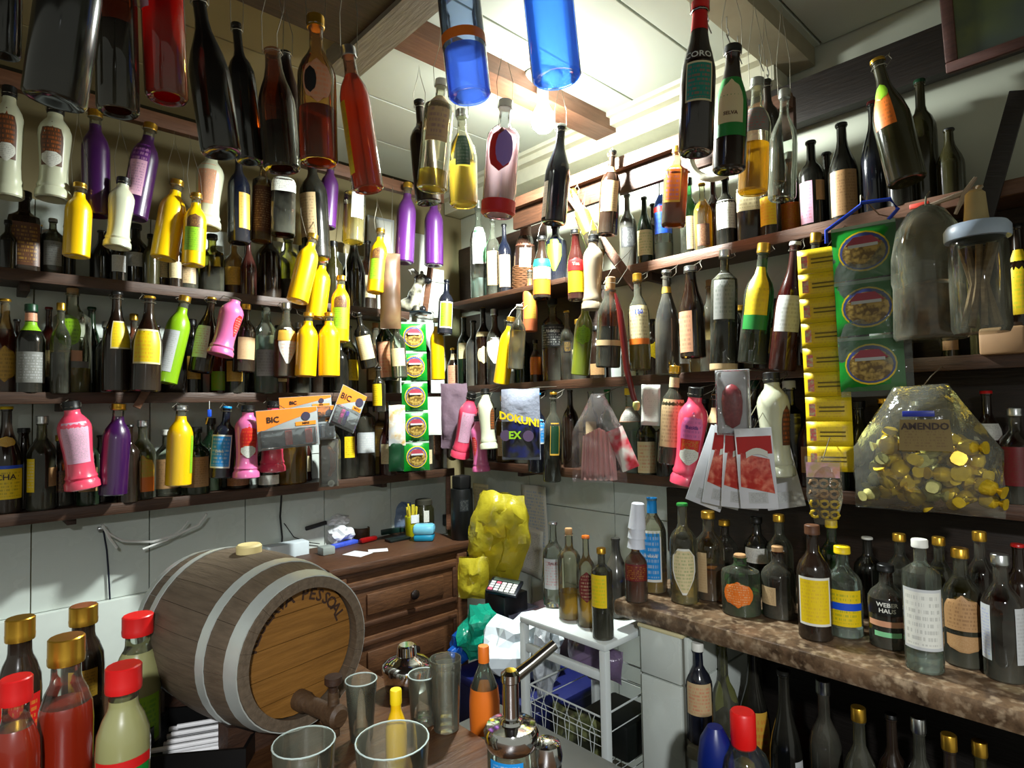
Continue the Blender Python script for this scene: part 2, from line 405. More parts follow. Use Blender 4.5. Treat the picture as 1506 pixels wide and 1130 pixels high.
# shallow dark cupboard back in the upper corner
b = MB(); b.bevel_box((-.235, -.90, 1.90), (-.005, -.20, 1.92), .002)
one('corner_shelf', b, DW2, 'dark corner shelf under the wicker bottle', 'shelf')
for z0, z1, y1, nm in ((.935, 1.157, -1.16, 'behind the counter bottles'), (1.214, 1.52, -1.20, 'between the lowest and middle right shelves'), (1.547, 1.90, -1.62, 'between the middle and highest right shelves')):  # boards added to darken the pale wall behind the right shelves
    o = MB().bevel_box((-.018, -2.95, z0), (-.0055, y1, z1), .002).obj('backing_and_shade_board', wood((.20, .14, .09), (.12, .08, .05), (30, 3, 30))); tag(o, 'dark brown board added to darken the wall ' + nm, 'board')
for z0, z1, y1, nm in ((1.547, 1.90, -.92, 'in the corner above the middle right shelf'), (1.922, 2.24, -.60, 'in the upper corner beside the mint-label bottle')):  # cupboard wood and corner shadow together in one dark colour
    o = MB().bevel_box((-.018, y1, z0), (-.0055, -.005, z1), .002).obj('backing_and_shade_board', wood((.24, .16, .11), (.15, .10, .07), (30, 3, 30))); tag(o, 'dark brown board added to darken the wall ' + nm, 'board')
# white board on the wall behind the barrel
o = MB().bevel_box((-2.6, -.030, .30), (-.93, -.0055, .852), .003).obj('white_board', plain((.80, .83, .80), .35, 0, .05)); tag(o, 'plain white panel standing against the tiled wall behind the barrel', 'panel')
# drawer chest
CH = wood((.42, .27, .15), (.30, .18, .09), (6, 6, 30)); CH2 = wood((.36, .22, .12), (.24, .14, .07), (4, 30, 30))
t = thing('drawer_chest', Mx.Translation((-.59, -.20, 0)), 'dark brown wooden drawer chest in the corner, cluttered top', 'cabinet')
b = MB(); b.box((-.295, -.165, .02), (.295, .165, .868)); b.obj('body', CH, t, False)
MB().bevel_box((-.315, -.185, .868), (.315, .19, .90), .008).obj('top_board', CH2, t)
MB().bevel_box((-.305, -.176, .855), (.305, .17, .868), .004).obj('top_moulding', CH2, t)
for z0, z1, nm in ((.66, .835, 'drawer'), (.45, .63, 'drawer'), (.24, .42, 'drawer')):
    d = MB().bevel_box((-.245, -.178, z0), (.245, -.16, z1), .003).obj(nm, CH, t)
    b = MB()
    for lo, hi in (((-.235, -.186, z0+.01), (.235, -.176, z0+.028)), ((-.235, -.186, z1-.028), (.235, -.176, z1-.01)), ((-.235, -.186, z0+.028), (-.217, -.176, z1-.028)), ((.217, -.186, z0+.028), (.235, -.176, z1-.028))): b.bevel_box(lo, hi, .003)
    b.obj('moulding', CH2, d)
    MB().bevel_box((-.17, -.187, z0+.05), (.17, -.177, z1-.05), .004).obj('raised_panel', CH, d)
    MB().lathe([(.006, 0), (.008, .010), (.017, .016), (.018, .024), (.010, .030)], 14, Mx.Translation((.02, -.187, (z0+z1)/2)) @ Mx.Rotation(R(90), 4, 'X')).obj('knob', plain((.10, .06, .04), .35), d)
for x in (-.27, .27):
    MB().bevel_box((x-.024, -.180, .02), (x+.024, -.16, .855), .003).obj('stile', CH, t)
# stone counter on the right with a tiled pier
n = NT('brown_stone'); f1 = n.ramp(n.noise(18, 8, n.coord(), .7), .35, .7); f2 = n.ramp(n.noise(55, 4, n.coord()), .5, .7)
cc = n.mix(f2, n.mix(f1, lin((.22, .16, .11)), lin((.50, .40, .30))), lin((.60, .52, .42))); pb = n.pbsdf(cc, .30); STONE = n.done(pb.outputs[0])
b = MB()
b.bevel_box((-.556, -2.95, .885), (-.002, -1.33, .93), .012)
one('stone_counter', b, STONE, 'polished brown stone counter slab along the right wall', 'counter')
t = thing('tiled_pier', Mx.Translation((-.47, -1.47, 0)), 'white tiled pier holding up the stone counter', 'pier')
MB().box((-.068, -.062, 0), (.40, .062, .884)).obj('core', GROUT, t, False)
for z0, z1 in ((.03, .40), (.405, .755), (.76, .875)):
    MB().bevel_box((-.078, -.058, z0), (-.066, .058, z1), .002).obj('tile', TILE, t)
    MB().bevel_box((-.064, -.072, z0), (.30, -.060, z1), .002).obj('tile', TILE, t)
    MB().bevel_box((-.064, .060, z0), (.30, .072, z1), .002).obj('tile', TILE, t)
MB().bevel_box((-.080, -.066, .874), (-.05, .066, .884), .003).obj('mortar_bead', plain((.82, .78, .60), .8), t)
o = MB().bevel_box((-.150, -2.95, .432), (-.135, -1.545, .884), .002).obj('backing_and_shade_board', wood((.10, .08, .06), (.06, .045, .035), (30, 3, 30))); tag(o, 'near-black board added for the shade under the stone counter', 'board')  # dark sheet stands in for the shade under the slab
# lower ledge with bottles under the counter
b = MB().bevel_box((-.55, -2.95, .40), (-.002, -1.56, .43), .004); one('low_shelf', b, DW2, 'dark low shelf beneath the stone counter', 'shelf')
b = MB().bevel_box((-.560, -1.635, .60), (-.455, -1.545, .63), .004); one('stone_ledge', b, plain((.52, .50, .42), .6, 0, .2), 'small pale stone ledge under the counter beside the pier', 'ledge')
# bar counter in the foreground and the steel sink top beside it
BARW = wood((.36, .23, .12), (.24, .14, .07), (3, 20, 20), .35)
t = thing('bar_counter', Mx.Translation((-2.1, -1.6, 0)), 'brown wooden bar counter in the foreground under the barrel', 'counter')
MB().bevel_box((-.9, -.68, .89), (.86, .66, .93), .006).obj('worktop', BARW, t)
MB().box((-.85, -.60, .0), (.78, .60, .89)).obj('base', DW, t, False)
t = thing('sink_top', Mx.Translation((-1.10, -1.75, 0)), 'ribbed grey steel drainboard beside the bar counter', 'sink')
STEEL = plain((.52, .53, .52), .35, .8, .1)
MB().box((-.135, -.62, .0), (.115, .40, .765)).obj('cabinet', plain((.10, .11, .12), .6), t, False)
MB().bevel_box((-.14, -.62, .765), (.135, .42, .795), .004).obj('top_sheet', STEEL, t)
for i in range(7): MB().bevel_box((-.03+i*.022, -.60, .794), (-.018+i*.022, .10, .800), .002).obj('drain_rib', STEEL, t)
# ================================================================== bottles
PROF = dict(   # (radius / body radius, height / total height), last point = mouth under the cap
 liquor=[(.90,0),(1,.015),(1,.57),(.97,.61),(.82,.67),(.52,.73),(.37,.77),(.34,.90),(.40,.905),(.40,.93)],
 wine=[(.92,0),(1,.012),(1,.58),(.95,.64),(.74,.70),(.45,.745),(.34,.79),(.31,.955),(.36,.96),(.36,.985)],
 burg=[(.92,0),(1,.012),(1,.47),(.96,.53),(.82,.61),(.60,.69),(.42,.76),(.34,.83),(.32,.955),(.37,.96),(.37,.985)],
 beer=[(.90,0),(1,.015),(1,.50),(.96,.56),(.80,.64),(.60,.72),(.47,.81),(.41,.92),(.46,.93),(.46,.955)],
 slim=[(.90,0),(1,.012),(1,.60),(.97,.655),(.84,.715),(.62,.765),(.46,.80),(.42,.84),(.40,.925),(.45,.93),(.45,.945)],
 batida=[(.98,0),(1.08,.012),(1.06,.075),(.93,.11),(.98,.135),(.88,.175),(.84,.28),(.87,.42),(.95,.56),(1,.665),(.99,.715),(.88,.765),(.66,.815),(.50,.845),(.46,.875),(.46,.915)],
 flask=[(.86,0),(1,.02),(1,.50),(.92,.60),(.62,.69),(.36,.76),(.32,.80),(.31,.90),(.37,.905),(.37,.93)],
 square=[(.94,0),(1,.015),(1,.63),(.94,.68),(.60,.72),(.40,.75),(.36,.78),(.35,.90),(.41,.905),(.41,.93)],
 jar=[(.90,0),(1,.02),(1,.66),(.95,.72),(.60,.77),(.42,.80),(.34,.84),(.33,.93),(.38,.935),(.38,.955)],
 tall=[(.93,0),(1,.01),(1,.70),(.95,.755),(.62,.79),(.38,.815),(.34,.83),(.33,.93),(.39,.935),(.39,.95)],
 vodka=[(.84,0),(1,.02),(1.02,.62),(.98,.69),(.72,.745),(.42,.775),(.36,.80),(.34,.91),(.39,.915),(.39,.94)],
 pet=[(.72,0),(.94,.025),(1,.08),(.93,.16),(1,.22),(1,.32),(.95,.40),(1,.50),(1,.62),(.90,.72),(.62,.80),(.38,.86),(.34,.89),(.34,.90)],
 sauce=[(.90,0),(1,.015),(1,.56),(.94,.63),(.68,.72),(.52,.77),(.49,.80),(.49,.86)],
 coconut=[(.90,0),(1,.02),(.98,.30),(1,.50),(.95,.60),(.75,.69),(.58,.74),(.54,.77),(.53,.84),(.60,.845),(.60,.86)],
)
ASPECT = dict(liquor=.29, wine=.25, burg=.27, beer=.25, slim=.27, batida=.35, flask=.34, square=.30, jar=.42, tall=.26, vodka=.28, pet=.30, sauce=.32, coconut=.40)
KINDN = dict(liquor='liquor_bottle', wine='wine_bottle', burg='wine_bottle', beer='beer_bottle', slim='cordial_bottle', batida='cream_liqueur_bottle', flask='flask_bottle', square='square_bottle', jar='wide_bottle', tall='liquor_bottle', vodka='liquor_bottle', pet='soda_bottle', sauce='sauce_bottle', coconut='sauce_bottle')
# contents: opaque drink / dark glass / clear glass tint with liquid colour and level
COL = dict(
 yel=('op',(.98,.78,.02)), pur=('op',(.34,.13,.42)), dpur=('op',(.22,.05,.28)), pnk=('op',(.96,.30,.42)), lpk=('op',(.86,.42,.64)), wht=('op',(.80,.81,.70)), lim=('op',(.52,.70,.08)), gpu=('op',(.45,.50,.12)), dusk=('op',(.66,.60,.50)), oran=('op',(.75,.40,.24)),
 blk=('dk',(.045,.05,.045)), brn=('dk',(.11,.055,.03)), grn=('dk',(.04,.13,.07)), gry=('dk',(.22,.22,.21)), dred=('dk',(.20,.05,.045)), nav=('dk',(.05,.07,.13)), dol=('dk',(.16,.15,.06)),
 clr=('gl',(.93,.95,.93),None), emp=('gl',(.88,.90,.86),None), gld=('gl',(.95,.95,.88),(.80,.66,.16)), pal=('gl',(.95,.95,.90),(.86,.80,.48)), amb=('gl',(.90,.78,.55),(.62,.30,.06)), whi=('gl',(.95,.92,.82),(.66,.38,.10)),
 olv=('gl',(.72,.72,.45),(.40,.36,.10)), tan=('gl',(.85,.78,.62),(.66,.48,.28)), grt=('gl',(.55,.80,.60),(.30,.50,.20)), redt=('gl',(.95,.35,.30),(.80,.04,.05)), haze_steel=('gl',(.80,.86,.96),(.60,.72,.95)), haze_blue=('gl',(.80,.90,1.),(.60,.78,1.)), dusty=('gl',(.62,.62,.55),(.40,.38,.25)), rum=('gl',(.70,.45,.25),(.32,.13,.05)), grna=('op',(.52,.12,.04)), kiwi=('op',(.60,.60,.40)), frost=('gl',(.93,.94,.95),(.88,.80,.80)), water=('gl',(.92,.96,.95),(.86,.90,.88)), rose=('gl',(.85,.66,.56),(.70,.44,.34)))
CAPC = dict(g=GOLD, s=METAL, k=plain('black', .4), w=plain('white', .5), b=plain('sky', .4), r=plain('red', .35), gr=plain('green', .4), o=plain('orange', .4), y=plain('yellow', .4), c=plain('tan', .8), br=plain('brown', .5), dr=plain('darkred', .4), n=None, dg=plain('dgreen', .4), bl=plain('blue', .4))
def la(z0, z1, hw=60, bg='white', ink='dgrey', sh='r', a=0, t=None, tc='black', ts=.30, rows=7, edge=None, nm='label', tz=.5):
    return dict(z0=z0, z1=z1, hw=hw, bg=bg, ink=ink, sh=sh, a=a, t=t, tc=tc, ts=ts, rows=rows, edge=edge, nm=nm, tz=tz)
def interp(prof, z):
    for (r0, z0), (r1, z1) in zip(prof, prof[1:]):
        if z <= z1: return r0 + (r1-r0)*((z-z0)/max(1e-6, z1-z0))
    return prof[-1][0]
ALLB = []
def supk(a, n, sy=1.):
    ca, sa = math.cos(a), math.sin(a); k = 1. if n == 2 else (abs(ca)**n + abs(sa)**n)**(-1/n)
    return k*ca, k*sa*sy
def bottle(root_mx, h, Rr, prof, col, cap, labels, desc, where, group, px, wire=None, level=None, seg=20, name=None, kind_n=None, full=None, foil=None):
    P = PROF[prof]; n_ = kind_n or (5. if prof == 'square' else 2.); sy = 1.
    t = thing(name or KINDN[prof], root_mx, '', 'bottle', group); ALLB.append((t, desc, where, px, full))
    ci = COL[col]; kind = ci[0]; PUNT = [(.04*Rr, .030*h), (.50*Rr, .020*h), (.78*Rr*P[0][0], .004*h)]; pp = PUNT + [(r_*Rr, z*h) for r_, z in P]; zt = P[-1][1]; capr = P[-1][0]*Rr
    lat = lambda pr, **k: MB().lathe(pr, seg, n=n_, **k)
    def cut(zz, sc_=1., lo=0.):
        q = [(interp(P, lo)*Rr*sc_, lo*h)] if lo > 0 else []
        q += [(r_*Rr*sc_, z*h) for r_, z in P if lo < z < zz or (lo == 0 and z == 0)]
        return q + [(interp(P, zz)*Rr*sc_, zz*h)]
    if kind == 'op':
        lv = level or (.86 if prof != 'batida' else .90)
        lat(PUNT + cut(lv)).obj('body', filled(ci[1]), t)
        if lv < zt-.01: lat(cut(zt, 1., lv), cap0=False).obj('neck', glass(), t)
    elif kind == 'dk':
        lat(pp).obj('body', darkglass(ci[1], .10, .10 if col != 'gry' else .45), t)
    else:
        lat(pp, cap1=False).obj('body', glass(ci[1]), t)
        lv = level if level is not None else rnd.choice((.35, .45, .55, .68, .74))
        if ci[2] and lv > 0:
            q = cut(lv, .93); q[0] = (q[0][0], .012*h); q = [q[0]] + [x for x in q[1:] if x[1] > .014*h]
            lat(q).obj('liquid', liquid(ci[2], .35 if col in ('water', 'pal') else .55), t)
    cm = CAPC.get(cap)
    if cm:
        z0 = zt*h-.012*h; z1 = h; r_ = capr*1.12
        if cap == 'c': q = [(capr*.8, z0), (capr*.85, z1-.002), (capr*.75, z1)]
        else: q = [(r_, z0), (r_*1.02, z0+(z1-z0)*.25), (r_, z0+(z1-z0)*.3), (r_, z1-.0015), (r_*.92, z1)]
        MB().lathe(q, 14).obj('cork' if cap == 'c' else 'cap', cm, t)
    if foil:
        zz0, fm = foil; MB().lathe([(interp(P, zz0+(zt-zz0)*k/4)*Rr*1.035, (zz0+(zt-zz0)*k/4)*h) for k in range(5)], 16, cap0=False, cap1=False).obj('foil', plain(fm, .35, .3), t)
    for li_, L in enumerate(labels):
        hw = R(L['hw']); nu, nv = max(4, int(L['hw']/6)), 6; off = .0006 + .0007*li_
        def pos(u, v, L=L, hw=hw, off=off):
            s = {'r': 1., 'o': math.sqrt(max(0, 1-(2*v-1)**2)), 'p': min(1., .25+v*3.2), 'd': min(1., math.sqrt(max(0, 1-max(0, 2*v-1)**2))), 's': min(1., .15+v*2)*min(1., .45+(1-v)*3)}[L['sh']]
            a = R(-90 + L['a']) + (u-.5)*2*hw*s; z = L['z0'] + (L['z1']-L['z0'])*v
            x, y = supk(a, n_); r_ = interp(P, z)*Rr + off
            return (r_*x, r_*y, z*h)
        lab = MB().grid(pos, nu, nv).obj(L['nm'], printed(L['bg'], L['ink'], L['rows'], .5, int(L['z0']*97) % 5, .45, L['edge']), t)
        if L['t']:
            zc = (L['z0'] + (L['z1']-L['z0'])*L['tz'])*h; rr_ = interp(P, zc/h)*Rr
            def fn(x, y, zc=zc, L=L, off=off):
                a = R(-90 + L['a']) + x/rr_; sx, sy_ = supk(a, n_); r_ = interp(P, (zc+y)/h)*Rr + off + .0008
                return (r_*sx, r_*sy_, zc+y)
            lettering(L['t'], L['ts']*Rr, plain(L['tc'], .5), lab, fn, .0003)
    if wire is not None:   # wire loop up to the hook above
        top = root_mx @ V((0, 0, h*.93)); inv = root_mx.inverted(); e = V(wire)
        side = root_mx.to_3x3() @ V((1, 0, 0)); rr_ = capr*1.15
        b = MB()
        b.tube([inv @ (top + side*rr_), inv @ (top + (e-top)*.35 + side*rr_*1.1), inv @ (top + (e-top)*.75 + side*.003), inv @ e, inv @ (top + (e-top)*.75 - side*.003), inv @ (top + (e-top)*.35 - side*rr_*1.1), inv @ (top - side*rr_)], .0009, 4)
        b.tube([(rr_*math.cos(k*R(45)), rr_*math.sin(k*R(45)), h*.93) for k in range(8)], .0009, 4, closed=True)
        b.obj('hanging_wire', WIRE, t)
    return t
# rows: plane (axis, value), hanging height or standing height, words for the label
ROWS = dict(
 LH4=(1, -.275, 'h', ZL4-.045, 'hung under the left rail', 'bottles hanging from the left rail'),
 LS3=(1, -.085, 's', ZL3, 'standing on the highest left shelf', 'bottles on the highest left shelf'),
 LH3=(1, -.222, 'h', ZL3-.03, 'hung below the highest left shelf', 'bottles hanging below the highest left shelf'),
 LS2=(1, -.085, 's', ZL2, 'standing on the middle left shelf', 'bottles on the middle left shelf'),
 LH2=(1, -.222, 'h', ZL2-.03, 'hung below the middle left shelf', 'bottles hanging below the middle left shelf'),
 LS1=(1, -.085, 's', ZL1, 'standing on the lowest left shelf', 'bottles on the lowest left shelf'),
 RH4=(0, -.285, 'h', 2.235, 'hung under the right rail', 'bottles hanging from the right rail'),
 RS3=(0, -.085, 's', ZR3, 'standing on the highest right shelf', 'bottles on the highest right shelf'),
 CS=(0, -.13, 's', 1.92, 'standing on the upper corner shelf', 'bottles on the upper corner shelf'),
 RH3=(0, -.235, 'h', ZR3-.03, 'hung below the highest right shelf', 'bottles hanging below the highest right shelf'),
 RS2=(0, -.085, 's', ZR2, 'standing on the middle right shelf', 'bottles on the middle right shelf'),
 RH2=(0, -.235, 'h', ZR2-.03, 'hung below the middle right shelf', 'bottles hanging below the middle right shelf'),
 RS1=(0, -.085, 's', ZR1, 'standing on the lowest right shelf', 'bottles on the lowest right shelf'),
 RC=(0, -.40, 's', .93, 'standing on the stone counter', 'bottles on the stone counter'),
 RU=(0, -.36, 's', .43, 'under the stone counter', 'bottles under the stone counter'),
 RL=(0, -.50, 's', .63, 'on the pale stone ledge under the counter', 'bottles under the stone counter'),
 RK=(0, -.55, 's', .85, 'standing on the white rack', 'bottles on the white rack'),
 FG=('d', .6, 's', .93, 'on the bar counter', 'bottles on the bar counter'),
 SK=('d', 1., 's', .80, 'on the steel drainboard', 'bottles on the drainboard'),
 OV=('d', 1.2, 'h', 2.455, 'hanging overhead', 'bottles hanging from the ceiling'))
SEGS, CLASH = [], []
def segdist(p1, q1, p2, q2):
    d1, d2, r_ = q1-p1, q2-p2, p1-p2; a, e, f = d1.dot(d1), d2.dot(d2), d2.dot(r_)
    c = d1.dot(r_); b = d1.dot(d2); den = a*e-b*b
    s = min(1, max(0, (b*f-c*e)/den)) if den > 1e-12 else 0.
    t = (b*s+f)/e
    if t < 0: t = 0; s = min(1, max(0, -c/a))
    elif t > 1: t = 1; s = min(1, max(0, (b-c)/a))
    return (p1+d1*s - p2-d2*t).length
def Bt(row, top, bot, w, prof, col, cap, labels, desc, d=None, full=None, turn=0., **kw):
    """top/bot: pixel of the bottle's top and base; w: pixel width (0 = the usual proportion)"""
    ax, val, mode, zz, where, group = ROWS[row]
    if d is not None:
        if row in ('LS1', 'LS2', 'LS3', 'RS1', 'RS2', 'RS3'): d = .035 + (d-.05)*.65
        elif row in ('LH2', 'LH3', 'RH2', 'RH3'): d -= .05
        val = d if ax == 'd' else -d
    ang = math.cos(math.atan(abs(bot[0]-753)/FPX)); best = None
    for dl in ((0,) if kw.pop('fix', False) else (0, .012, -.012, .024, -.024, .036, -.036, .05, -.05, .065, .08, .1, .12)):
        v2 = val + (dl if ax == 'd' else -dl)
        pt = at(top[0], top[1], ax, v2); pb = at(bot[0], bot[1], ax, v2)
        if mode == 's':
            h = pt.z - zz; pb = V((pt.x, pt.y, zz)); up = V((0, 0, 1))
        else: up = pt-pb; h = up.length
        Rr = w*mpp(pb)*ang/2 if w else h*ASPECT[prof]/2
        un = up.normalized(); segs = [(pb+un*Rr*.6, pb+un*h*.60, Rr), (pb+un*h*.60, pb+un*h*.98, Rr*.52)]
        pen = 0.
        for (a0, a1, ra) in segs:
            for (b0, b1, rb) in SEGS: pen += max(0, ra+rb+.001 - segdist(a0, a1, b0, b1))
        if ax != 'd':
            dd = -v2
            if mode == 's': pen += max(0, Rr+(.021 if ax == 0 and row in ("RS1", "RS2", "CS") else .005)-dd)*3 + max(0, dd+Rr*.6-{'RC': .54, 'RK': .66, 'RU': .545, 'RL': .56, 'CS': .24}.get(row, .165))*2
            else: pen += max(0, (.238 if row in ('LH4', 'RH4') else .170)+Rr-dd)*1.2
        if best is None or pen < best[0]-1e-4: best = (pen, pt, pb, up, h, Rr, segs)
        if pen <= 1e-4: break
    pen, pt, pb, up, h, Rr, segs = best
    if kw.pop('opt', False) and pen > .006: return None
    SEGS.extend(segs)
    if pen > .012: CLASH.append((desc, round(pen, 3)))
    mx = facing(pb, up, R(turn))
    wire = None
    if mode == 'h':
        wz = kw.pop('att', zz); tp = mx @ V((0, 0, h*.93)); wire = (tp.x, tp.y, max(wz, tp.z+.03))
        if row != 'OV' and wz > tp.z:
            q = V(wire)
            lim = {'LH4': -.262, 'RH4': -.25}.get(row, -.166)
            if wz in (zz,) or row[1] == 'H' and wz < 2.2: q[ax] = max(q[ax], lim if abs(wz-zz) < 1e-6 else -.166)
            else: q[ax] = max(q[ax], -.25)
            wire = q
    return bottle(mx, h, Rr, prof, col, cap, labels, desc, where, group, top[0], wire=wire, full=full, **kw)
BR = [la(.32,.78,44,'brown','orange','d',-12,rows=5), la(.30,.46,40,'white','grey','s',-12,rows=4,nm='badge')]
GL = [la(.18,.50,52,'lime','dgreen',rows=5), la(.50,.68,40,'brown','gold','d',rows=3,nm='crest')]
PK = [la(.30,.76,50,'lpink','grey',rows=12)]
PF = [la(.34,.76,48,'magenta','purple','d',rows=4,t='Batida',tc='purple',ts=.34,tz=.62), la(.36,.48,44,'red','lime',rows=3,nm='fruit_band'), la(.22,.38,44,'white','grey','s',rows=3,nm='badge')]
# ---- left wall, hung from the rail
Bt('LH4',(14,128),(12,291),46,'batida','wht','k',BR,'white cream liqueur bottle with brown label cut by the left edge')
Bt('LH4',(82,155),(78,294),52,'batida','wht','k',BR,'white cream liqueur bottle with brown oval label and black cap')
Bt('LH4',(140,163),(142,318),44,'slim','dpur','g',[],'unlabelled dark purple bottle with gold cap')
Bt('LH4',(222,183),(196,321),44,'slim','dpur','g',[la(.30,.74,40,'purple','lpink',a=-18,rows=4), la(.20,.56,36,'lpink','purple',a=-20,rows=6,nm='text_panel')],'tilted purple bottle with violet and white label')
Bt('LH4',(312,222),(303,336),42,'batida','wht','n',[la(.28,.78,40,'salmon','grey',a=-14,rows=14)],'white cream liqueur bottle showing its pinkish back label')
Bt('LH4',(351,222),(352,358),34,'wine','nav','g',[la(.14,.52,34,'gold','brown',a=34,rows=6)],'dark blue-black bottle with gold label turned aside')
Bt('LH4',(261,266),(241,381),42,'slim','yel','g',[],'plain yellow bottle under two purple ones',d=.24)
Bt('LH4',(289,285),(284,391),35,'slim','yel','g',GL,'yellow bottle with green label under a white bottle',d=.22)
Bt('LH4',(118,270),(112,378),42,'slim','yel','g',[],'shaded yellow bottle behind the dark purple bottle',d=.2)
Bt('LH4',(182,262),(172,365),40,'batida','wht','k',[],'white cream liqueur bottle half hidden behind purple bottle',d=.2)
Bt('LH4',(388,238),(384,356),32,'tall','tan','g',[la(.1,.66,60,'brown','beige',rows=9)],'dusty brown bottle with faded wrap label')
Bt('LH4',(418,232),(416,346),36,'square','rum','k',[la(.52,.72,60,'white','black',rows=3)],'square amber bottle with white band label')
Bt('LH4',(458,222),(466,381),42,'wine','blk','k',[la(.18,.58,42,'beige','brown',a=-36,rows=7)],'dark wine bottle with beige side label')
Bt('LH4',(487,238),(480,335),28,'slim','pur','g',[],'purple bottle squeezed behind the beige-label wine bottle',d=.2)
Bt('LH4',(523,262),(519,357),33,'tall','pal','s',[la(.34,.80,34,'white','purple',a=20,rows=5)],'pale clear bottle with ribbed base and white label',level=.55)
Bt('LH4',(600,270),(594,387),29,'slim','pur','g',[],'unlabelled purple bottle',att=2.345)
Bt('LH4',(638,288),(638,391),28,'slim','pur','g',[],'unlabelled purple bottle',att=2.345)
Bt('LH4',(560,337),(552,431),26,'slim','yel','g',GL,'yellow bottle with bright green label hung high',att=2.3,d=.25)
# ---- left wall, highest shelf, standing (dim)
Bt('LS3',(36,282),(36,0),50,'square','brn','k',[la(.1,.6,50,'brown','gold',rows=5)],'boxy dark brown bottle with brown label')
Bt('LS3',(78,322),(78,0),34,'jar','dusty','s',[la(.2,.6,50,'grey','dgrey',rows=5)],'dusty wide bottle with grey label')
Bt('LS3',(200,330),(200,0),40,'liquor','blk','k',[la(.30,.52,60,'silver','grey',rows=3)],'black bottle with silver band label')
Bt('LS3',(240,345),(240,0),34,'flask','brn','g',[la(.2,.5,40,'cream','brown',rows=4)],'small brown flask with cream label')
Bt('LS3',(275,352),(275,0),34,'liquor','rum','g',[la(.15,.45,50,'beige','brown',rows=4)],'rum-coloured bottle with beige label')
Bt('LS3',(312,345),(312,0),36,'square','olv','k',[],'unlabelled olive square bottle')
Bt('LS3',(395,335),(395,0),38,'wine','brn','k',[],'unlabelled dark brown bottle')
Bt('LS3',(424,347),(424,0),36,'vodka','olv','s',[],'rounded olive bottle with glints',d=.16)
Bt('LS3',(520,345),(520,0),34,'burg','blk','k',[],'slender black wine bottle')
Bt('LS3',(540,355),(540,0),30,'wine','brn','k',[la(.2,.5,50,'cream','brown')],'brown wine bottle with cream label')
Bt('LS3',(345,352),(345,0),34,'liquor','amb','g',[la(.2,.5,55,'gold','brown')],'amber bottle with gold label')
Bt('LS3',(150,340),(150,0),36,'burg','blk','k',[],'squat black bottle in deep shade')
Bt('LS3',(465,352),(465,0),30,'beer','brn','g',[la(.2,.45,60,'red','cream')],'brown bottle with red label')
# ---- second tier of yellow bottles
Bt('LH3',(461,345),(437,444),33,'slim','yel','g',[],'tilted plain yellow bottle, highest of the plain yellow cluster',d=.30,att=2.3)
Bt('LH3',(475,380),(464,468),31,'slim','yel','s',[],'plain yellow bottle hung in the middle of the yellow cluster',d=.29,att=2.3)
Bt('LH3',(502,406),(499,503),28,'slim','yel','g',GL,'yellow bottle with green label hung in the yellow cluster',d=.31,att=2.3)
Bt('LH3',(454,460),(449,554),32,'slim','yel','g',[],'plain yellow bottle, lower left of the yellow cluster')
Bt('LH3',(484,460),(484,554),32,'slim','yel','g',[],'plain yellow bottle, lower right of the yellow cluster')
Bt('LH3',(642,468),(644,559),21,'slim','yel','w',[],'slender yellow bottle right of the green snack strip',att=1.9)
# ---- left wall, hung below / standing on middle shelf
Bt('LS2',(8,440),(8,0),44,'burg','amb','g',[la(.12,.5,50,'gold','brown','o',rows=4)],'amber bottle with round gold label at the left edge',d=.14)
Bt('LS2',(46,448),(46,0),46,'liquor','blk','dg',[la(.12,.46,62,'grey','silver',rows=5), la(.70,.80,180,'lime','green',nm='neck_band'), la(.81,.90,180,'salmon','red',nm='neck_label')],'black bottle with grey-green label, red and lime neck bands',d=.15)
Bt('LS2',(107,424),(107,0),58,'jar','pal','c',[la(.42,.74,38,'lime','black','o',-12,rows=3), la(.30,.40,40,'salmon','orange',a=-10,rows=2,nm='band'), la(.24,.30,55,'grey','dgrey',rows=2,nm='band')],'big clear bottle with round lime-yellow label',d=.16,level=.24)
Bt('LH3',(172,430),(171,576),44,'burg','brn','k',[la(.42,.70,46,'yellow','gold',a=22,rows=4,edge='cream')],'brown wine bottle with plain yellow label')
Bt('LH3',(220,436),(214,576),46,'burg','brn','g',[la(.28,.64,60,'yellow','orange',rows=4,edge='cream')],'brown wine bottle with yellow and orange label')
Bt('LH3',(273,436),(242,564),38,'slim','lim','g',[la(.12,.58,42,'silver','grey',a=-28,rows=9)],'lime green bottle with silver side label')
Bt('LH3',(312,438),(294,548),36,'burg','brn','g',[la(.18,.60,38,'white','red',a=-20,rows=6)],'tilted dark bottle with white label beside pink one',d=.25)
Bt('LH3',(348,434),(323,523),38,'batida','lpk','n',[la(.32,.66,24,'red','white','s',52,rows=3)],'pink cream liqueur bottle leaning over its neighbours',d=.30)
Bt('LH3',(362,448),(358,548),34,'liquor','brn','g',[la(.18,.50,48,'beige','tan',a=14,rows=6)],'brown bottle with plain beige label',d=.24)
Bt('LS2',(391,438),(391,0),36,'liquor','water','s',[la(.18,.45,50,'silver','grey',rows=4)],'clear bottle with silver label and cap',d=.14,level=.6)
Bt('LH3',(421,446),(419,556),36,'flask','whi','s',[la(.18,.66,46,'white','orange','s',12,rows=5), la(.48,.62,50,'gold','red',a=12,rows=2,nm='band')],'amber flask with white and orange shield label',level=.5)
Bt('LS2',(512,480),(512,0),30,'wine','dol','k',[la(.2,.5,40,'yellow','black',a=30)],'dark olive bottle with yellow label')
Bt('LH3',(526,460),(544,541),26,'wine','blk','k',[la(.16,.58,52,'cream','grey',rows=6)],'tilted dark wine bottle with cream label')
Bt('LS2',(552,475),(552,0),28,'liquor','tan','c',[la(.2,.5,50,'beige','brown')],'tan bottle with beige label')
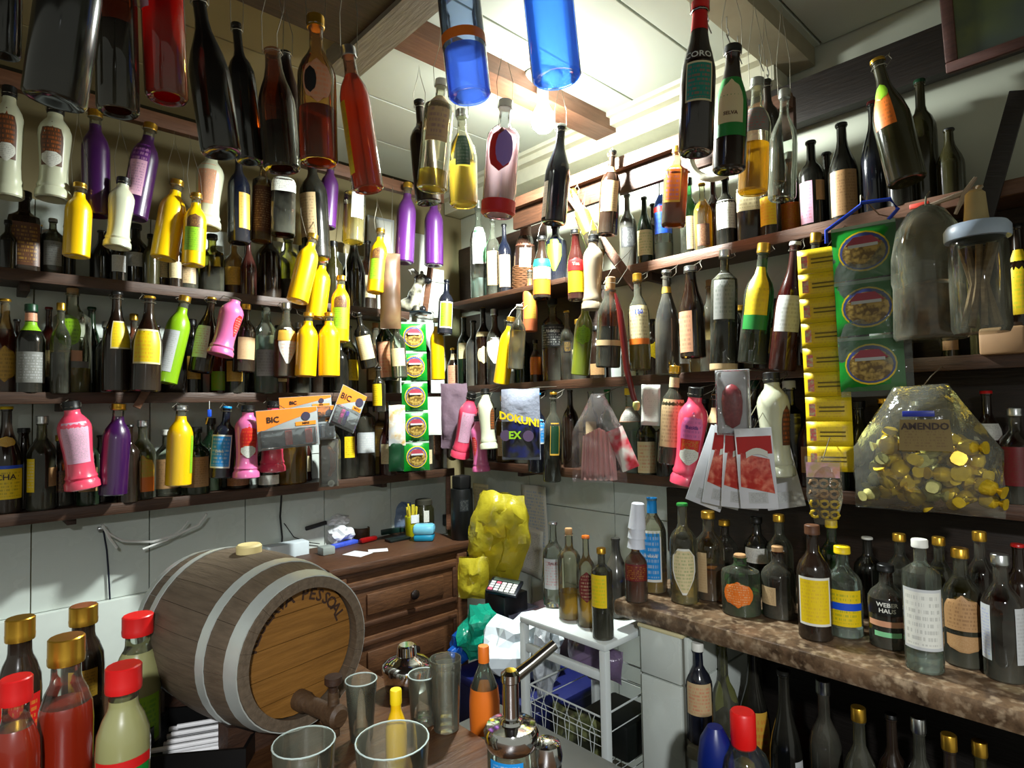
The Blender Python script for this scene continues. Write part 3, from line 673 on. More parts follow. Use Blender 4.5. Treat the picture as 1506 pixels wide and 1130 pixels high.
Bt('LH3',(564,462),(571,560),29,'liquor','grn','s',[la(.05,.58,56,'salmon','red',rows=5)],'green bottle with wide salmon label',d=.25)
Bt('LH2',(556,540),(558,606),20,'wine','blk','k',[la(.14,.62,44,'yellow','black',a=-20,rows=5)],'small black bottle with tall yellow label',d=.25,att=1.60)
Bt('LH3',(582,470),(588,556),24,'liquor','emp','s',[la(.2,.5,50,'cream','gold')],'clear dusty bottle beside the green snack strip',d=.22)
Bt('LH4',(657,412),(654,492),22,'wine','nav','k',[la(.10,.58,55,'lime','green',a=10,rows=5,edge='white')],'blue-black bottle with lime and white label in the corner',att=2.0,d=.22)
# back row, middle left shelf
Bt('LS2',(72,452),(72,0),30,'wine','dred','dr',[la(.2,.5,50,'cream','red')],'dark bottle with red cap at the back',d=.06)
Bt('LS2',(90,446),(90,0),32,'liquor','olv','g',[],'olive bottle with gold cap at the back',d=.06)
Bt('LS2',(197,462),(197,0),30,'liquor','rum','g',[la(.2,.5,50,'red','gold')],'rum bottle with red label wedged at the back',d=.07)
Bt('LS2',(325,470),(325,0),34,'liquor','amb','s',[la(.05,.3,55,'lime','orange')],'amber bottle with green and orange label',d=.1)
Bt('LS2',(135,452),(135,0),34,'burg','grn','dg',[],'dark green bottle with green cap at the back',d=.07)
Bt('LS2',(25,470),(25,0),28,'wine','brn','k',[],'slim brown bottle at the back',d=.06)
Bt('LS2',(282,470),(282,0),34,'liquor','blk','k',[la(.2,.5,50,'gold','brown')],'black bottle with gold label at the back',d=.07)
Bt('LS2',(440,475),(440,0),30,'liquor','rum','s',[],'rum-coloured bottle behind the yellow cluster',d=.07)
Bt('LS2',(470,478),(470,0),30,'wine','brn','k',[],'brown bottle behind the yellow cluster',d=.07)
Bt('LS2',(575,480),(575,0),26,'wine','olv','g',[la(.2,.5,50,'cream','brown')],'olive wine bottle near the corner',d=.07)
Bt('LS2',(620,478),(620,0),26,'liquor','brn','g',[la(.2,.5,50,'tan','brown')],'brown bottle with tan label behind the snack strip',d=.07)
# ---- left wall, lowest shelf and below the middle shelf
Bt('LS1',(10,598),(10,0),50,'burg','brn','y',[la(.14,.42,70,'yellow','dbrown',rows=3,t='CHA',tc='dbrown',ts=.6,tz=.72), la(.62,.72,50,'gold','cream','o',nm='medallion'), la(.42,.45,75,'blue','white',rows=1,nm='band')],'brown bottle with yellow CHA label cut by the left edge',d=.15)
Bt('LS1',(62,612),(62,0),46,'liquor','olv','s',[la(.2,.55,20,'yellow','white',a=-46,rows=5), la(.25,.45,20,'tan','brown',a=46)],'olive bottle with silver cap and narrow yellow side label',d=.15)
Bt('LH2',(104,590),(122,719),52,'batida','pnk','k',PK,'hot pink cream liqueur bottle showing pale back label, black cap')
Bt('LH2',(175,594),(166,728),44,'slim','dpur','g',[],'unlabelled dark purple bottle with gold cap')
Bt('LS1',(210,618),(210,0),40,'liquor','olv','s',[la(.14,.56,60,'gold','lime','o',rows=4), la(.10,.28,56,'orange','yellow',rows=2,nm='fruit_band')],'olive bottle with round fruit label',d=.13)
Bt('LS1',(246,632),(246,0),42,'liquor','emp','w',[la(.12,.56,66,'tan','brown',a=-14,rows=6)],'clear bottle with wide tan label left of yellow bottle',d=.13)
Bt('LS1',(288,628),(288,0),44,'liquor','grn','k',[la(.12,.56,66,'tan','brown',a=-8,rows=6)],'green bottle with wide tan label right of yellow bottle',d=.13)
Bt('LH2',(267,596),(262,714),40,'slim','yel','s',[la(.15,.62,12,'lime','green',a=64,rows=9)],'yellow bottle with silver cap and a sliver of green label')
Bt('LH2',(334,598),(325,703),36,'wine','nav','b',[la(.14,.60,56,'sky','white',a=-18,rows=4,edge='white',t='Drink',tc='white',ts=.3)],'dark bottle with blue cap and blue label',d=.26)
Bt('LH2',(365,596),(362,703),38,'batida','lpk','k',[la(.32,.74,44,'red','orange','d',8,rows=4), la(.28,.44,40,'white','grey','s',8,rows=3,nm='badge')],'pink cream liqueur bottle with red and white fruit label')
Bt('LH2',(402,590),(400,694),38,'batida','pnk','k',[],'hot pink bottle hidden behind the lighter cards',d=.25)
Bt('LS1',(428,600),(428,0),48,'flask','gld','s',[],'broad golden flask below the lighter cards',d=.13,level=.6)
Bt('LS1',(510,594),(510,0),34,'wine','blk','k',[la(.28,.56,26,'yellow','black',a=14,rows=5)],'black bottle with small yellow label',d=.14)
Bt('LS1',(537,586),(537,0),30,'tall','tan','g',[la(.30,.56,60,'silver','white',rows=4)],'embossed clear bottle with gold cap',d=.15,level=.3)
Bt('LS1',(562,592),(562,0),36,'square','gld','g',[la(.25,.70,46,'gold','yellow',a=-10,rows=5)],'golden square bottle with yellow label',d=.14,level=.72)
Bt('LS1',(640,582),(640,0),22,'wine','tan','g',[la(.2,.5,40,'brown','beige')],'brown-tinted bottle right of the snack strip',d=.12)
Bt('LS1',(150,640),(150,0),40,'burg','blk','k',[],'dark bottle in shade behind the purple bottle',d=.07)
Bt('LS1',(190,625),(190,0),36,'wine','brn','k',[],'brown bottle between purple and olive bottles',d=.06)
Bt('LS1',(90,640),(90,0),40,'liquor','rum','g',[la(.2,.5,60,'brown','gold')],'rum bottle behind the hot pink bottle',d=.06)
Bt('LS1',(310,615),(310,0),34,'liquor','grn','k',[],'dark green bottle behind the blue-label bottle',d=.06)
Bt('LS1',(350,630),(350,0),36,'wine','brn','g',[la(.05,.3,60,'salmon','brown')],'brown bottle behind the fruit-label pink bottle',d=.07)
Bt('LS1',(395,640),(395,0),34,'liquor','blk','s',[la(.06,.24,60,'white','grey')],'black bottle with white label below the pink base',d=.08)
Bt('LS1',(590,600),(590,0),28,'wine','grn','k',[la(.1,.4,50,'dgreen','white')],'dark green bottle left of the snack strip',d=.08)
Bt('LS1',(485,610),(485,0),32,'liquor','olv','s',[],'olive bottle behind the tilted lighter card',d=.07)
# ---- corner below the middle shelf
Bt('LS1',(625,590),(625,0),24,'liquor','rum','g',[la(.1,.3,50,'cream','brown')],'small rum bottle tucked in the corner',d=.09)
Bt('RH2',(694,578),(676,672),27,'batida','pnk','k',[la(.26,.72,44,'lpink','grey',a=8,rows=10)],'hot pink cream liqueur bottle tilted to the left in the corner',d=.30)
Bt('RH2',(703,612),(708,694),25,'batida','lpk','k',[la(.30,.62,26,'red','white','s',-46,rows=3)],'light pink cream liqueur bottle behind the tilted hot pink one',d=.26)
Bt('RH2',(713,572),(719,661),25,'batida','wht','k',[la(.32,.68,24,'brown','orange','d',48,rows=3)],'white cream liqueur bottle in the corner',d=.30)
Bt('RS1',(742,582),(742,0),30,'liquor','gld','g',[la(.1,.4,50,'cream','green',rows=5)],'golden bottle with cream label under the graffiti bag',d=.14,level=.62)
Bt('RS1',(768,590),(768,0),28,'burg','olv','g',[la(.1,.38,40,'white','green','o')],'olive bottle with oval white label under the graffiti bag',d=.13)
Bt('RH2',(790,578),(790,694),27,'wine','nav','b',[la(.36,.72,62,'sky','white','d',rows=4,edge='white',t='LAJINHA',tc='white',ts=.34)],'dark bottle with blue cap and round-topped blue label',d=.27)
Bt('RH2',(814,577),(812,708),27,'wine','dusty','g',[la(.30,.66,30,'dgreen','yellow',a=14,rows=2,edge='gold')],'dusty olive bottle with thin-framed label',d=.28)
Bt('RS1',(838,572),(838,0),24,'wine','brn','n',[],'slim brown bottle left of the pink straw bag',d=.14)
Bt('RS1',(868,574),(868,0),24,'wine','pal','n',[la(.2,.6,40,'cream','tan')],'pale slender bottle behind the pink straw bag',d=.12)
Bt('RS1',(700,600),(700,0),24,'wine','brn','k',[],'brown bottle in the corner behind pink bottles',d=.06)
Bt('RS1',(660,590),(660,0),24,'wine','brn','k',[],'dark bottle deep in the corner',d=.05)
Bt('RS1',(725,600),(725,0),24,'wine','blk','k',[],'black bottle behind the white cream bottle',d=.05)
# ---- corner, middle shelf standing
Bt('RS2',(667,512),(667,0),20,'beer','brn','g',[la(.1,.56,60,'salmon','darkred',rows=3), la(.7,.85,50,'cream','brown',nm='neck_label')],'small brown bottle with salmon label in the corner',d=.16)
Bt('RS2',(682,466),(682,0),22,'wine','grn','c',[la(.40,.62,40,'cream','green',a=-8,rows=4)],'green bottle with string-tied cork and cream label',d=.12)
Bt('RS2',(696,472),(696,0),24,'wine','gry','k',[],'dusty grey-black bottle in the corner',d=.16)
Bt('RS2',(710,452),(710,0),24,'wine','brn','c',[la(.28,.5,46,'cream','brown','o',rows=3), la(.62,.68,60,'cream','brown',nm='neck_label')],'brown bottle with cork and cream oval label',d=.15)
Bt('RS2',(727,455),(727,0),26,'liquor','rum','s',[la(.28,.62,62,'white','orange','s',rows=3)],'amber-brown bottle with jagged white label',d=.17)
Bt('RH3',(752,466),(737,564),24,'slim','yel','g',[la(.42,.70,28,'blue','white','o',58,rows=3)],'yellow bottle with blue round tag',att=1.9,d=.30)
Bt('RH3',(764,448),(758,543),24,'wine','pal','w',[],'pale clear bottle beside the yellow blue-tag bottle',att=1.9,level=.6,d=.27)
Bt('RH3',(779,398),(780,488),22,'wine','oran','s',[la(.20,.72,50,'gold','brown',rows=6)],'orange-brown bottle with gold label',att=2.0,d=.27)
Bt('RS2',(787,500),(787,0),18,'flask','whi','k',[la(.2,.6,60,'orange','gold',rows=4)],'small amber bottle with orange label',d=.14)
Bt('RS2',(812,440),(812,0),34,'vodka','whi','k',[la(.42,.68,70,'dgrey','white',rows=4,t='Nobreza',tc='white',ts=.34,tz=.7)],'round-shouldered whisky bottle with dark grey label',d=.16,level=.40)
Bt('RS2',(833,457),(833,0),22,'wine','whi','g',[la(.40,.56,30,'black','gold')],'slender amber bottle with gold cap',d=.18,level=.5)
Bt('RH3',(862,440),(853,552),27,'slim','gpu','n',[la(.40,.66,50,'lime','dgreen','o',rows=5)],'cloudy olive-green bottle with faint oval label',d=.31)
Bt('RS2',(745,470),(745,0),22,'wine','emp','s',[la(.2,.5,50,'grey','white')],'dim clear bottle behind the yellow blue-tag bottle',d=.06)
Bt('RS2',(768,480),(768,0),22,'liquor','grn','k',[],'green bottle deep on the shelf near the corner',d=.06)
Bt('RS2',(850,470),(850,0),24,'liquor','rum','g',[la(.2,.5,50,'cream','brown')],'rum bottle behind the cloudy green bottle',d=.07)
Bt('RS2',(877,480),(877,0),26,'liquor','brn','k',[la(.1,.3,50,'tan','brown')],'brown bottle with tan label behind the wax-ring bottle',d=.08)
# ---- upper corner
Bt('CS',(703,296),(703,0),26,'liquor','water','s',[la(.34,.72,50,'mint','green',a=6,rows=4,edge='white')],'clear bottle with mint green label',d=.20,level=.2)
Bt('CS',(724,322),(724,0),22,'wine','clr','s',[la(.12,.56,50,'beige','brown',rows=4)],'clear bottle with beige label',d=.20)
Bt('CS',(741,330),(741,0),20,'wine','nav','k',[la(.08,.54,52,'beige','orange',rows=4)],'dark bottle with beige label',d=.18)
Bt('CS',(817,330),(817,0),32,'jar','nav','k',[la(.22,.72,40,'lime','dgreen','s',-12,rows=4)],'dark round bottle with yellow-green map label',d=.12)
Bt('RH4',(797,348),(797,440),27,'beer','brn','k',[la(.06,.30,66,'orange','red',rows=2), la(.30,.56,66,'cream','red',rows=3), la(.50,.62,66,'teal','cream',rows=2,nm='band')],'brown bottle with teal, cream and orange label',att=2.2,d=.30)
Bt('RH4',(846,338),(848,442),26,'beer','dred','k',[la(.10,.40,62,'yellow','orange',rows=3), la(.40,.58,62,'red','white','d',rows=2,t='Tea',tc='cream',ts=.5,nm='crest')],'dark red bottle with yellow and red label',att=2.2,d=.30)
Bt('RH4',(873,346),(871,456),30,'batida','dusk','k',[],'cloudy beige cream bottle with black cap',att=2.2,d=.32)
Bt('RH4',(898,408),(894,541),36,'sauce','rum','c',[la(.24,.30,180,'beige','tan',rows=1,nm='wax_ring')],'dusty brown bottle with beige ring and long cork',att=2.0,d=.31)
Bt('RH4',(842,280),(880,375),25,'liquor','pal','g',[la(.30,.62,52,'yellow','brown',rows=4)],'tilted pale bottle with yellow label hung from the rail',d=.27)
Bt('RH4',(901,222),(893,346),30,'wine','brn','k',[la(.26,.62,52,'beige','dgreen',rows=6), la(.74,.80,180,'cream','grey',rows=1,nm='neck_label')],'dark wine bottle with beige label',d=.28)
Bt('RH4',(997,216),(990,332),36,'square','whi','g',[la(.26,.76,34,'orange','blue',a=-10,rows=4,edge='gold')],'square golden bottle with colourful gold-framed label',level=.75)
# ---- highest right shelf, standing
Bt('RS3',(922,286),(922,0),26,'wine','gry','k',[la(.3,.55,50,'dgrey','grey')],'dusty dark grey wine bottle',d=.14)
Bt('RS3',(947,290),(947,0),24,'burg','grn','k',[la(.14,.50,66,'cream','green',rows=4)],'small green wine bottle with painted-landscape label',d=.18)
Bt('RS3',(973,254),(973,0),28,'liquor','water','s',[la(.30,.74,62,'blue','sky',rows=4), la(.54,.60,64,'red','white',rows=1,nm='band')],'clear bottle with bright blue label and red stripe',d=.18,level=.2)
Bt('RS3',(1012,262),(1012,0),28,'liquor','grt','k',[la(.1,.5,40,'beige','green',a=20)],'green-tinted bottle with beige label',d=.13)
Bt('RS3',(1032,270),(1032,0),28,'wine','gld','g',[la(.1,.4,40,'brown','tan')],'golden wine bottle behind the white ring',d=.11)
Bt('RS3',(1066,262),(1066,0),32,'wine','blk','dr',[la(.26,.66,60,'white','grey',rows=5)],'dark wine bottle with plain white label',d=.17)
Bt('RS3',(1100,240),(1100,0),38,'square','brn','k',[la(.38,.80,55,'cream','brown',rows=4,t='Ypioca',tc='brown',ts=.3,tz=.75)],'square dark bottle with cream label',d=.16)
Bt('RS3',(1131,245),(1131,0),32,'liquor','rum','g',[la(.16,.55,50,'yellow','orange',a=-20,rows=4)],'rum bottle with yellow and orange label',d=.15)
Bt('RS3',(1192,208),(1192,0),42,'wine','blk','k',[la(.06,.52,30,'lpink','red',a=-30,rows=6), la(.3,.52,20,'tan','brown',a=34)],'black bottle with pink and red side label',d=.16)
Bt('RS3',(1237,182),(1237,0),46,'burg','blk','k',[la(.06,.50,56,'tan','brown',rows=7)],'large black bottle with tan label',d=.16)
Bt('RS3',(1283,150),(1283,0),44,'burg','nav','dr',[],'tall blue-black bottle with red cap',d=.15)
Bt('RS3',(1352,118),(1352,0),46,'wine','dol','dg',[],'tall dark olive bottle with green cap',d=.13)
Bt('RS3',(1322,200),(1322,0),46,'wine','blk','k',[],'black bottle in shade under the lemon-label bottle',d=.17)
Bt('RS3',(1395,190),(1395,0),44,'burg','dol','k',[],'shaded dark olive wine bottle near the framed picture',d=.13)
Bt('RS3',(1160,225),(1160,0),36,'liquor','rum','s',[la(.1,.4,50,'orange','yellow')],'rum-brown bottle with orange label',d=.08)
Bt('RS3',(1215,225),(1215,0),38,'wine','brn','k',[],'dark brown wine bottle at the back',d=.07)
Bt('RS3',(960,300),(960,0),24,'wine','brn','k',[],'dark slim wine bottle at the back',d=.07)
Bt('RS3',(1048,262),(1048,0),26,'wine','dred','k',[],'dark red-brown bottle behind the white ring',d=.08)
Bt('RH4',(1290,88),(1334,268),60,'burg','dol','g',[la(.42,.72,36,'orange','brown',a=-26,rows=3), la(.64,.78,38,'lime','yellow','o',-26,rows=2,nm='fruit')],'big leaning olive bottle with orange and lemon label',d=.34,att=2.27)
# ---- below the highest right shelf
Bt('RH3',(937,403),(942,545),32,'liquor','pal','g',[la(.26,.66,62,'cream','brown',rows=5,t='120',tc='blue',ts=.55,tz=.82), la(.26,.32,62,'orange','red',rows=1,nm='band')],'dusty pale bottle with cream 120 label',level=.30)
Bt('RH3',(980,398),(982,552),36,'burg','gry','s',[la(.78,.84,120,'gold','cream',rows=2,nm='neck_label')],'big matt grey bottle with gold neck band')
Bt('RH3',(1015,392),(1020,527),38,'beer','brn','s',[la(.06,.50,40,'salmon','brown',a=-40,rows=4)],'long-necked brown bottle with salmon side label')
Bt('RH3',(1066,368),(1064,546),40,'tall','dusty','s',[la(.42,.80,50,'grey','dgreen',rows=5), la(.0,.06,180,'beige','tan',rows=1,nm='wax_ring')],'tall dusty bottle with faded green label and beige base',level=.4)
Bt('RH3',(1124,358),(1106,535),44,'liquor','grt','g',[la(.40,.80,48,'yellow','gold',a=-8,rows=4), la(.28,.40,50,'green','lime',a=-8,rows=2,nm='band')],'tilted clear bottle with yellow and green label',level=.25)
Bt('RH3',(1170,356),(1150,545),42,'burg','dred','w',[la(.30,.58,58,'silver','grey',rows=4)],'dark red-brown bottle with silver label and white cap')
Bt('RH3',(1200,343),(1196,520),38,'liquor','emp','g',[],'empty clear bottle behind the yellow coupon strip',d=.22)
Bt('RS2',(958,470),(958,0),30,'wine','brn','k',[la(.3,.6,40,'yellow','black',a=20,sh='o')],'brown bottle with round yellow label',d=.1)
Bt('RS2',(1000,470),(1000,0),30,'liquor','gld','w',[la(.2,.5,50,'white','grey')],'golden bottle with white label between hanging ones',d=.1,level=.5)
Bt('RS2',(1043,412),(1043,0),34,'flask','tan','c',[],'tan flask with cork stopper',d=.12)
Bt('RS2',(1088,450),(1088,0),38,'liquor','olv','g',[la(.05,.25,60,'beige','brown')],'olive bottle with low beige label',d=.1)
Bt('RS2',(1135,440),(1135,0),38,'liquor','grn','k',[la(.05,.3,60,'white','green')],'green bottle with low white label',d=.1)
Bt('RS2',(925,500),(925,0),26,'wine','emp','w',[],'dim clear bottle behind the dark red sheath',d=.08)
# ---- lowest right shelf and below the middle one
Bt('RS1',(893,573),(893,0),26,'wine','grt','gr',[la(.2,.5,40,'dgreen','white',a=20)],'green bottle right of the pink straw bag',d=.14)
Bt('RS1',(926,571),(926,0),36,'liquor','water','y',[la(.60,.78,68,'white','darkred',rows=3,edge='salmon')],'clear bottle with white and red shoulder label',d=.17,level=.5)
Bt('RH2',(993,538),(986,682),38,'liquor','olv','g',[la(.18,.66,64,'beige','brown',rows=6), la(.78,.88,120,'cream','brown',nm='neck_label')],'olive bottle with large beige label and gold cap',d=.28,level=.3)
Bt('RS1',(950,600),(950,0),32,'liquor','olv','s',[la(.04,.5,60,'cream','red',rows=3)],'short olive bottle with cream and red label',d=.2)
Bt('RH2',(1024,570),(1008,712),44,'batida','pnk','k',PF,'hot pink cream liqueur bottle with fruit label')
Bt('RH2',(1052,580),(1056,690),36,'burg','brn','c',[la(.62,.82,180,'beige','tan',rows=2,nm='neck_label')],'dark brown bottle with long tan neck',d=.22)
Bt('RH2',(1134,548),(1144,701),50,'batida','wht','k',[la(.30,.68,24,'brown','orange','d',52,rows=3)],'big white cream liqueur bottle beside the meat packs',d=.31)
Bt('RS1',(1108,560),(1108,0),38,'liquor','brn','dg',[la(.3,.56,60,'dgrey','white',rows=3)],'dark bottle with grey label behind the white one',d=.12)
Bt('RS1',(1160,560),(1160,0),44,'square','blk','w',[],'tall black bottle with white cap behind the white one',d=.12)
Bt('RS1',(978,610),(978,0),34,'jar','blk','k',[],'squat black bottle below the beige-label bottle',d=.1)
Bt('RS1',(1262,590),(1262,0),48,'liquor','dol','k',[],'dark olive bottle left of the candy bag',d=.1)
Bt('RS1',(1450,575),(1450,0),48,'wine','brn','r',[la(.55,.7,60,'white','grey')],'dark bottle with red cap right of the candy bag',d=.12)
Bt('RS1',(1492,600),(1492,0),58,'liquor','rum','s',[la(.2,.6,70,'darkred','brown')],'brown bottle with dark red label at the right edge',d=.14)
Bt('RS2',(1240,420),(1240,0),48,'liquor','blk','k',[],'black bottle behind the green nut packets',d=.1)
Bt('RS2',(1495,330),(1495,0),52,'wine','brn','k',[la(.3,.8,50,'yellow','lime')],'dark bottle with yellow label at the right edge',d=.14)
# ---- stone counter
Bt('RC',(958,722),(958,0),40,'liquor','gld','n',[la(.12,.62,58,'sky','white',a=-22,rows=4,edge='white',t='BLUE WAVE',tc='white',ts=.26)],'clear bottle with blue label and blue cap',d=.42,level=.2,foil=(.78,'sky'))
Bt('RC',(934,790),(934,0),34,'liquor','amb','n',[la(.34,.60,64,'darkred','gold',rows=3)],'small amber bottle with dark red label',d=.52)
Bt('RC',(1003,740),(1003,0),42,'wine','pal','gr',[la(.10,.56,50,'cream','green','s',rows=6,edge='white')],'clear bottle with lime-fruit label and green cap',d=.44,level=.25)
Bt('RC',(1041,752),(1041,0),46,'liquor','tan','g',[la(.1,.55,20,'beige','tan',a=-30)],'tan-coloured bottle with gold cap',d=.38)
Bt('RC',(1088,815),(1088,0),58,'jar','grt','c',[la(.16,.60,46,'orange','cream','o',-10,rows=5)],'squat clear bottle with brown oval label and green liquid',d=.42,level=.3)
Bt('RC',(1143,803),(1143,0),52,'liquor','rum','c',[la(.2,.45,30,'beige','brown',a=-40)],'dark rum bottle with cork',d=.38)
Bt('RC',(1194,772),(1196,0),52,'liquor','brn','br',[la(.14,.56,58,'yellow','gold',rows=6,edge='white')],'dark brown bottle with plain yellow label',d=.46)
Bt('RC',(1238,803),(1238,0),56,'liquor','water','y',[la(.14,.54,58,'yellow','green',rows=4), la(.32,.40,60,'blue','navy',rows=1,nm='band')],'clear bottle with yellow and blue label',d=.42,level=.1)
Bt('RC',(1302,830),(1302,0),58,'liquor','rum','k',[la(.42,.60,62,'black','dgrey',rows=1,t='WEBER\nHAUS',tc='white',ts=.34), la(.28,.35,62,'salmon','brown',rows=1,nm='band'), la(.16,.22,40,'mint','teal',rows=1,nm='band')],'dark amber bottle with black WEBER HAUS label',d=.40)
Bt('RC',(1352,793),(1366,0),60,'tall','water','w',[la(.18,.64,66,'white','grey','r',rows=3,edge='silver')],'tall clear bottle with white label and white cap',d=.48,level=.12)
Bt('RC',(1411,806),(1411,0),62,'liquor','olv','g',[la(.32,.62,60,'tan','brown','d',rows=4), la(.14,.28,50,'tan','beige','p',nm='lower_label')],'olive bottle with two tan labels',d=.40)
Bt('RC',(1470,815),(1470,0),66,'liquor','rum','s',[la(.16,.6,22,'silver','blue',a=-56,rows=8), la(.16,.6,18,'silver','grey',a=50)],'dark bottle with narrow silver labels at the right edge',d=.40)
Bt('RC',(1065,765),(1065,0),38,'liquor','rum','g',[],'rum bottle at the back of the counter',d=.24)
Bt('RC',(1112,760),(1112,0),40,'liquor','blk','k',[la(.4,.6,60,'white','grey')],'black bottle with white label at the back',d=.22)
Bt('RC',(1145,757),(1145,0),40,'liquor','emp','g',[],'clear bottle with gold cap at the back',d=.22)
Bt('RC',(1222,765),(1222,0),42,'liquor','grt','y',[],'greenish bottle behind the yellow and blue label',d=.24)
Bt('RC',(1275,790),(1275,0),44,'wine','blk','w',[],'black wine bottle with white cap at the back',d=.22)
Bt('RC',(1322,785),(1322,0),46,'liquor','dusty','g',[],'dusty bottle behind the tall clear one',d=.24)
Bt('RC',(1380,790),(1380,0),46,'liquor','olv','g',[],'olive bottle with gold cap at the back',d=.26)
Bt('RC',(1440,782),(1440,0),50,'liquor','rum','g',[],'rum-brown bottle with gold cap at the back',d=.26)
Bt('RC',(1496,800),(1496,0),54,'wine','brn','r',[],'brown bottle cut by the right edge',d=.28)
Bt('RK',(905,790),(905,0),38,'burg','gry','n',[],'grey dusty round bottle at the back',d=.46)
# ---- on the white rack
Bt('RK',(813,768),(813,0),32,'wine','clr','s',[la(.22,.58,60,'silver','red',rows=5,t='DALILA',tc='darkred',ts=.3,tz=.85)],'clear bottle with silver label',d=.52)
Bt('RK',(836,777),(836,0),34,'vodka','gld','c',[],'unlabelled clear bottle with yellow liquid and cork',d=.57,level=.30)
Bt('RK',(861,788),(861,0),30,'wine','gld','o',[la(.28,.62,46,'darkred','cream','o',rows=3)],'clear bottle with orange cap and dark red label',d=.58,level=.35)
Bt('RK',(884,806),(884,0),32,'tall','dusty','g',[la(.36,.72,48,'yellow','lime',a=-24,rows=4)],'dusty bottle with faded yellow label, nearest on the rack',d=.62,level=.3)
# ---- under the counter
Bt('RL',(1026,945),(1026,0),40,'liquor','nav','w',[la(.30,.62,60,'beige','red',rows=4)],'dark bottle with beige label',d=.515)
Bt('RU',(1062,942),(1062,0),44,'wine','olv','g',[],'olive bottle next to the beige-label bottle',d=.40)
Bt('RU',(1106,950),(1106,0),48,'burg','blk','r',[la(.22,.60,64,'gold','red',rows=4)],'dark bottle with gold label and red cap',d=.36)
Bt('RU',(1152,985),(1152,0),50,'burg','blk','k',[la(.2,.5,20,'silver','grey',a=50)],'black wine bottle with silver side label',d=.42)
Bt('RU',(1210,1000),(1210,0),50,'liquor','rum','s',[la(.2,.45,60,'brown','orange')],'dim rum bottle',d=.36)
Bt('RU',(1262,1040),(1262,0),52,'liquor','olv','g',[],'dim olive bottle with gold cap',d=.40)
Bt('RU',(1310,1050),(1310,0),52,'wine','brn','k',[],'dim brown wine bottle',d=.36)
Bt('RU',(1350,1055),(1350,0),54,'liquor','dusty','s',[],'dim dusty bottle',d=.38)
Bt('RU',(1395,1080),(1395,0),56,'liquor','brn','g',[],'dim brown bottle with gold cap',d=.40)
Bt('RU',(1440,1090),(1440,0),56,'liquor','dol','g',[],'dim dark olive bottle near the right edge',d=.38)
# ---- overhead
Bt('OV',(128,-190),(80,150),100,'burg','blk','k',[],'huge black bottle tilted in the upper left with a bright glint',d=.75)
Bt('OV',(14,-215),(6,82),52,'wine','blk','k',[],'black bottle cut by the top left corner',d=.85)
Bt('OV',(168,-115),(174,166),66,'liquor','rum','g',[],'dim brown glass bottle left of the red one',d=.95)
Bt('OV',(232,-140),(246,146),66,'liquor','redt','n',[la(.42,.72,22,'lpink','white',a=-60,rows=3)],'red glass bottle',d=1.0,level=.6)
Bt('OV',(291,-10),(326,226),62,'burg','blk','k',[],'large unlabelled black bottle right of the red one',d=1.1)
Bt('OV',(347,32),(368,238),42,'wine','blk','n',[],'slim black bottle',d=1.3)
Bt('OV',(400,66),(415,250),56,'beer','rum','n',[],'dark amber long-necked bottle',d=1.3)
Bt('OV',(418,70),(432,235),40,'beer','brn','n',[],'dark brown bottle behind the amber one',d=1.45)
Bt('OV',(464,24),(469,240),58,'liquor','amb','g',[la(.36,.66,44,'salmon','orange','o',rows=3), la(.42,.60,18,'black','gold','o',-20,rows=2,nm='emblem')],'clear amber bottle with round salmon and black label',d=1.2,level=.36)
Bt('OV',(511,70),(542,280),46,'slim','rose','s',[la(.10,.60,18,'yellow','gold',a=-62,rows=6)],'rose-brown tapering bottle with yellow side label',d=1.25,level=.8)
Bt('OV',(650,118),(635,279),45,'tall','pal','w',[la(.40,.84,44,'beige','purple',rows=3)],'clear bottle with beige and purple label left of the bulb',d=1.6,level=.16)
Bt('OV',(616,148),(630,299),38,'wine','brn','k',[],'dark bottle just behind the clear beige-label one',d=1.75)
Bt('OV',(679,162),(682,303),42,'flask','pal','s',[la(.38,.70,30,'dgreen','grey',rows=3)],'clear bottle of pale liquid with small dark label',d=1.7,level=.45)
Bt('OV',(744,148),(732,318),48,'vodka','frost','w',[la(.34,.72,42,'red','pink','o',-6,rows=2), la(.38,.70,30,(.62,.50,.80),'purple','o',8,rows=2,nm='emblem'), la(.0,.12,180,'red','orange',rows=1,nm='base_band')],'frosted bottle with round red label below the bulb',d=1.6,level=.72)
Bt('OV',(826,184),(814,329),37,'burg','nav','s',[la(.04,.40,16,'white','grey',a=-56,rows=6)],'navy bottle with a narrow white label right of the bulb',d=1.8)
Bt('OV',(664,-100),(691,143),64,'liquor','haze_steel','k',[la(.30,.36,180,'orange','red',rows=1,a=0,nm='amber_rim')],'bottle with lens haze painted steel-blue at the top centre',d=1.1,level=.28)  # lens haze put into the blue tint, a glint painted as orange band
Bt('OV',(793,-130),(819,117),74,'liquor','haze_blue','k',[],'bottle with lens haze painted bright blue in front of the bulb',d=1.05,level=.8)  # blue of the glass is lens haze put into its colour
Bt('OV',(1030,3),(1023,226),52,'beer','brn','r',[la(.30,.56,46,'teal','red','r',6,rows=3,edge='cream'), la(.58,.63,46,'dbrown','dbrown',a=0,rows=1,t='CORO',tc='white',ts=.52)],'dark bottle with red neck foil, CORO lettering and picture label',d=1.2,foil=(.80,'red'))
Bt('OV',(1078,68),(1072,252),50,'beer','brn','k',[la(.24,.72,64,'green','dgreen',rows=1), la(.34,.70,44,'cream','white','d',rows=1,nm='crest',t='SELVA',tc='brown',ts=.30,tz=.2)],'brown bottle with green label and cream crest',d=1.35)
Bt('OV',(1114,116),(1107,284),46,'liquor','gld','s',[la(.50,.72,56,'grey','red',rows=3)],'clear bottle with bright golden liquid',d=1.45,level=.42)
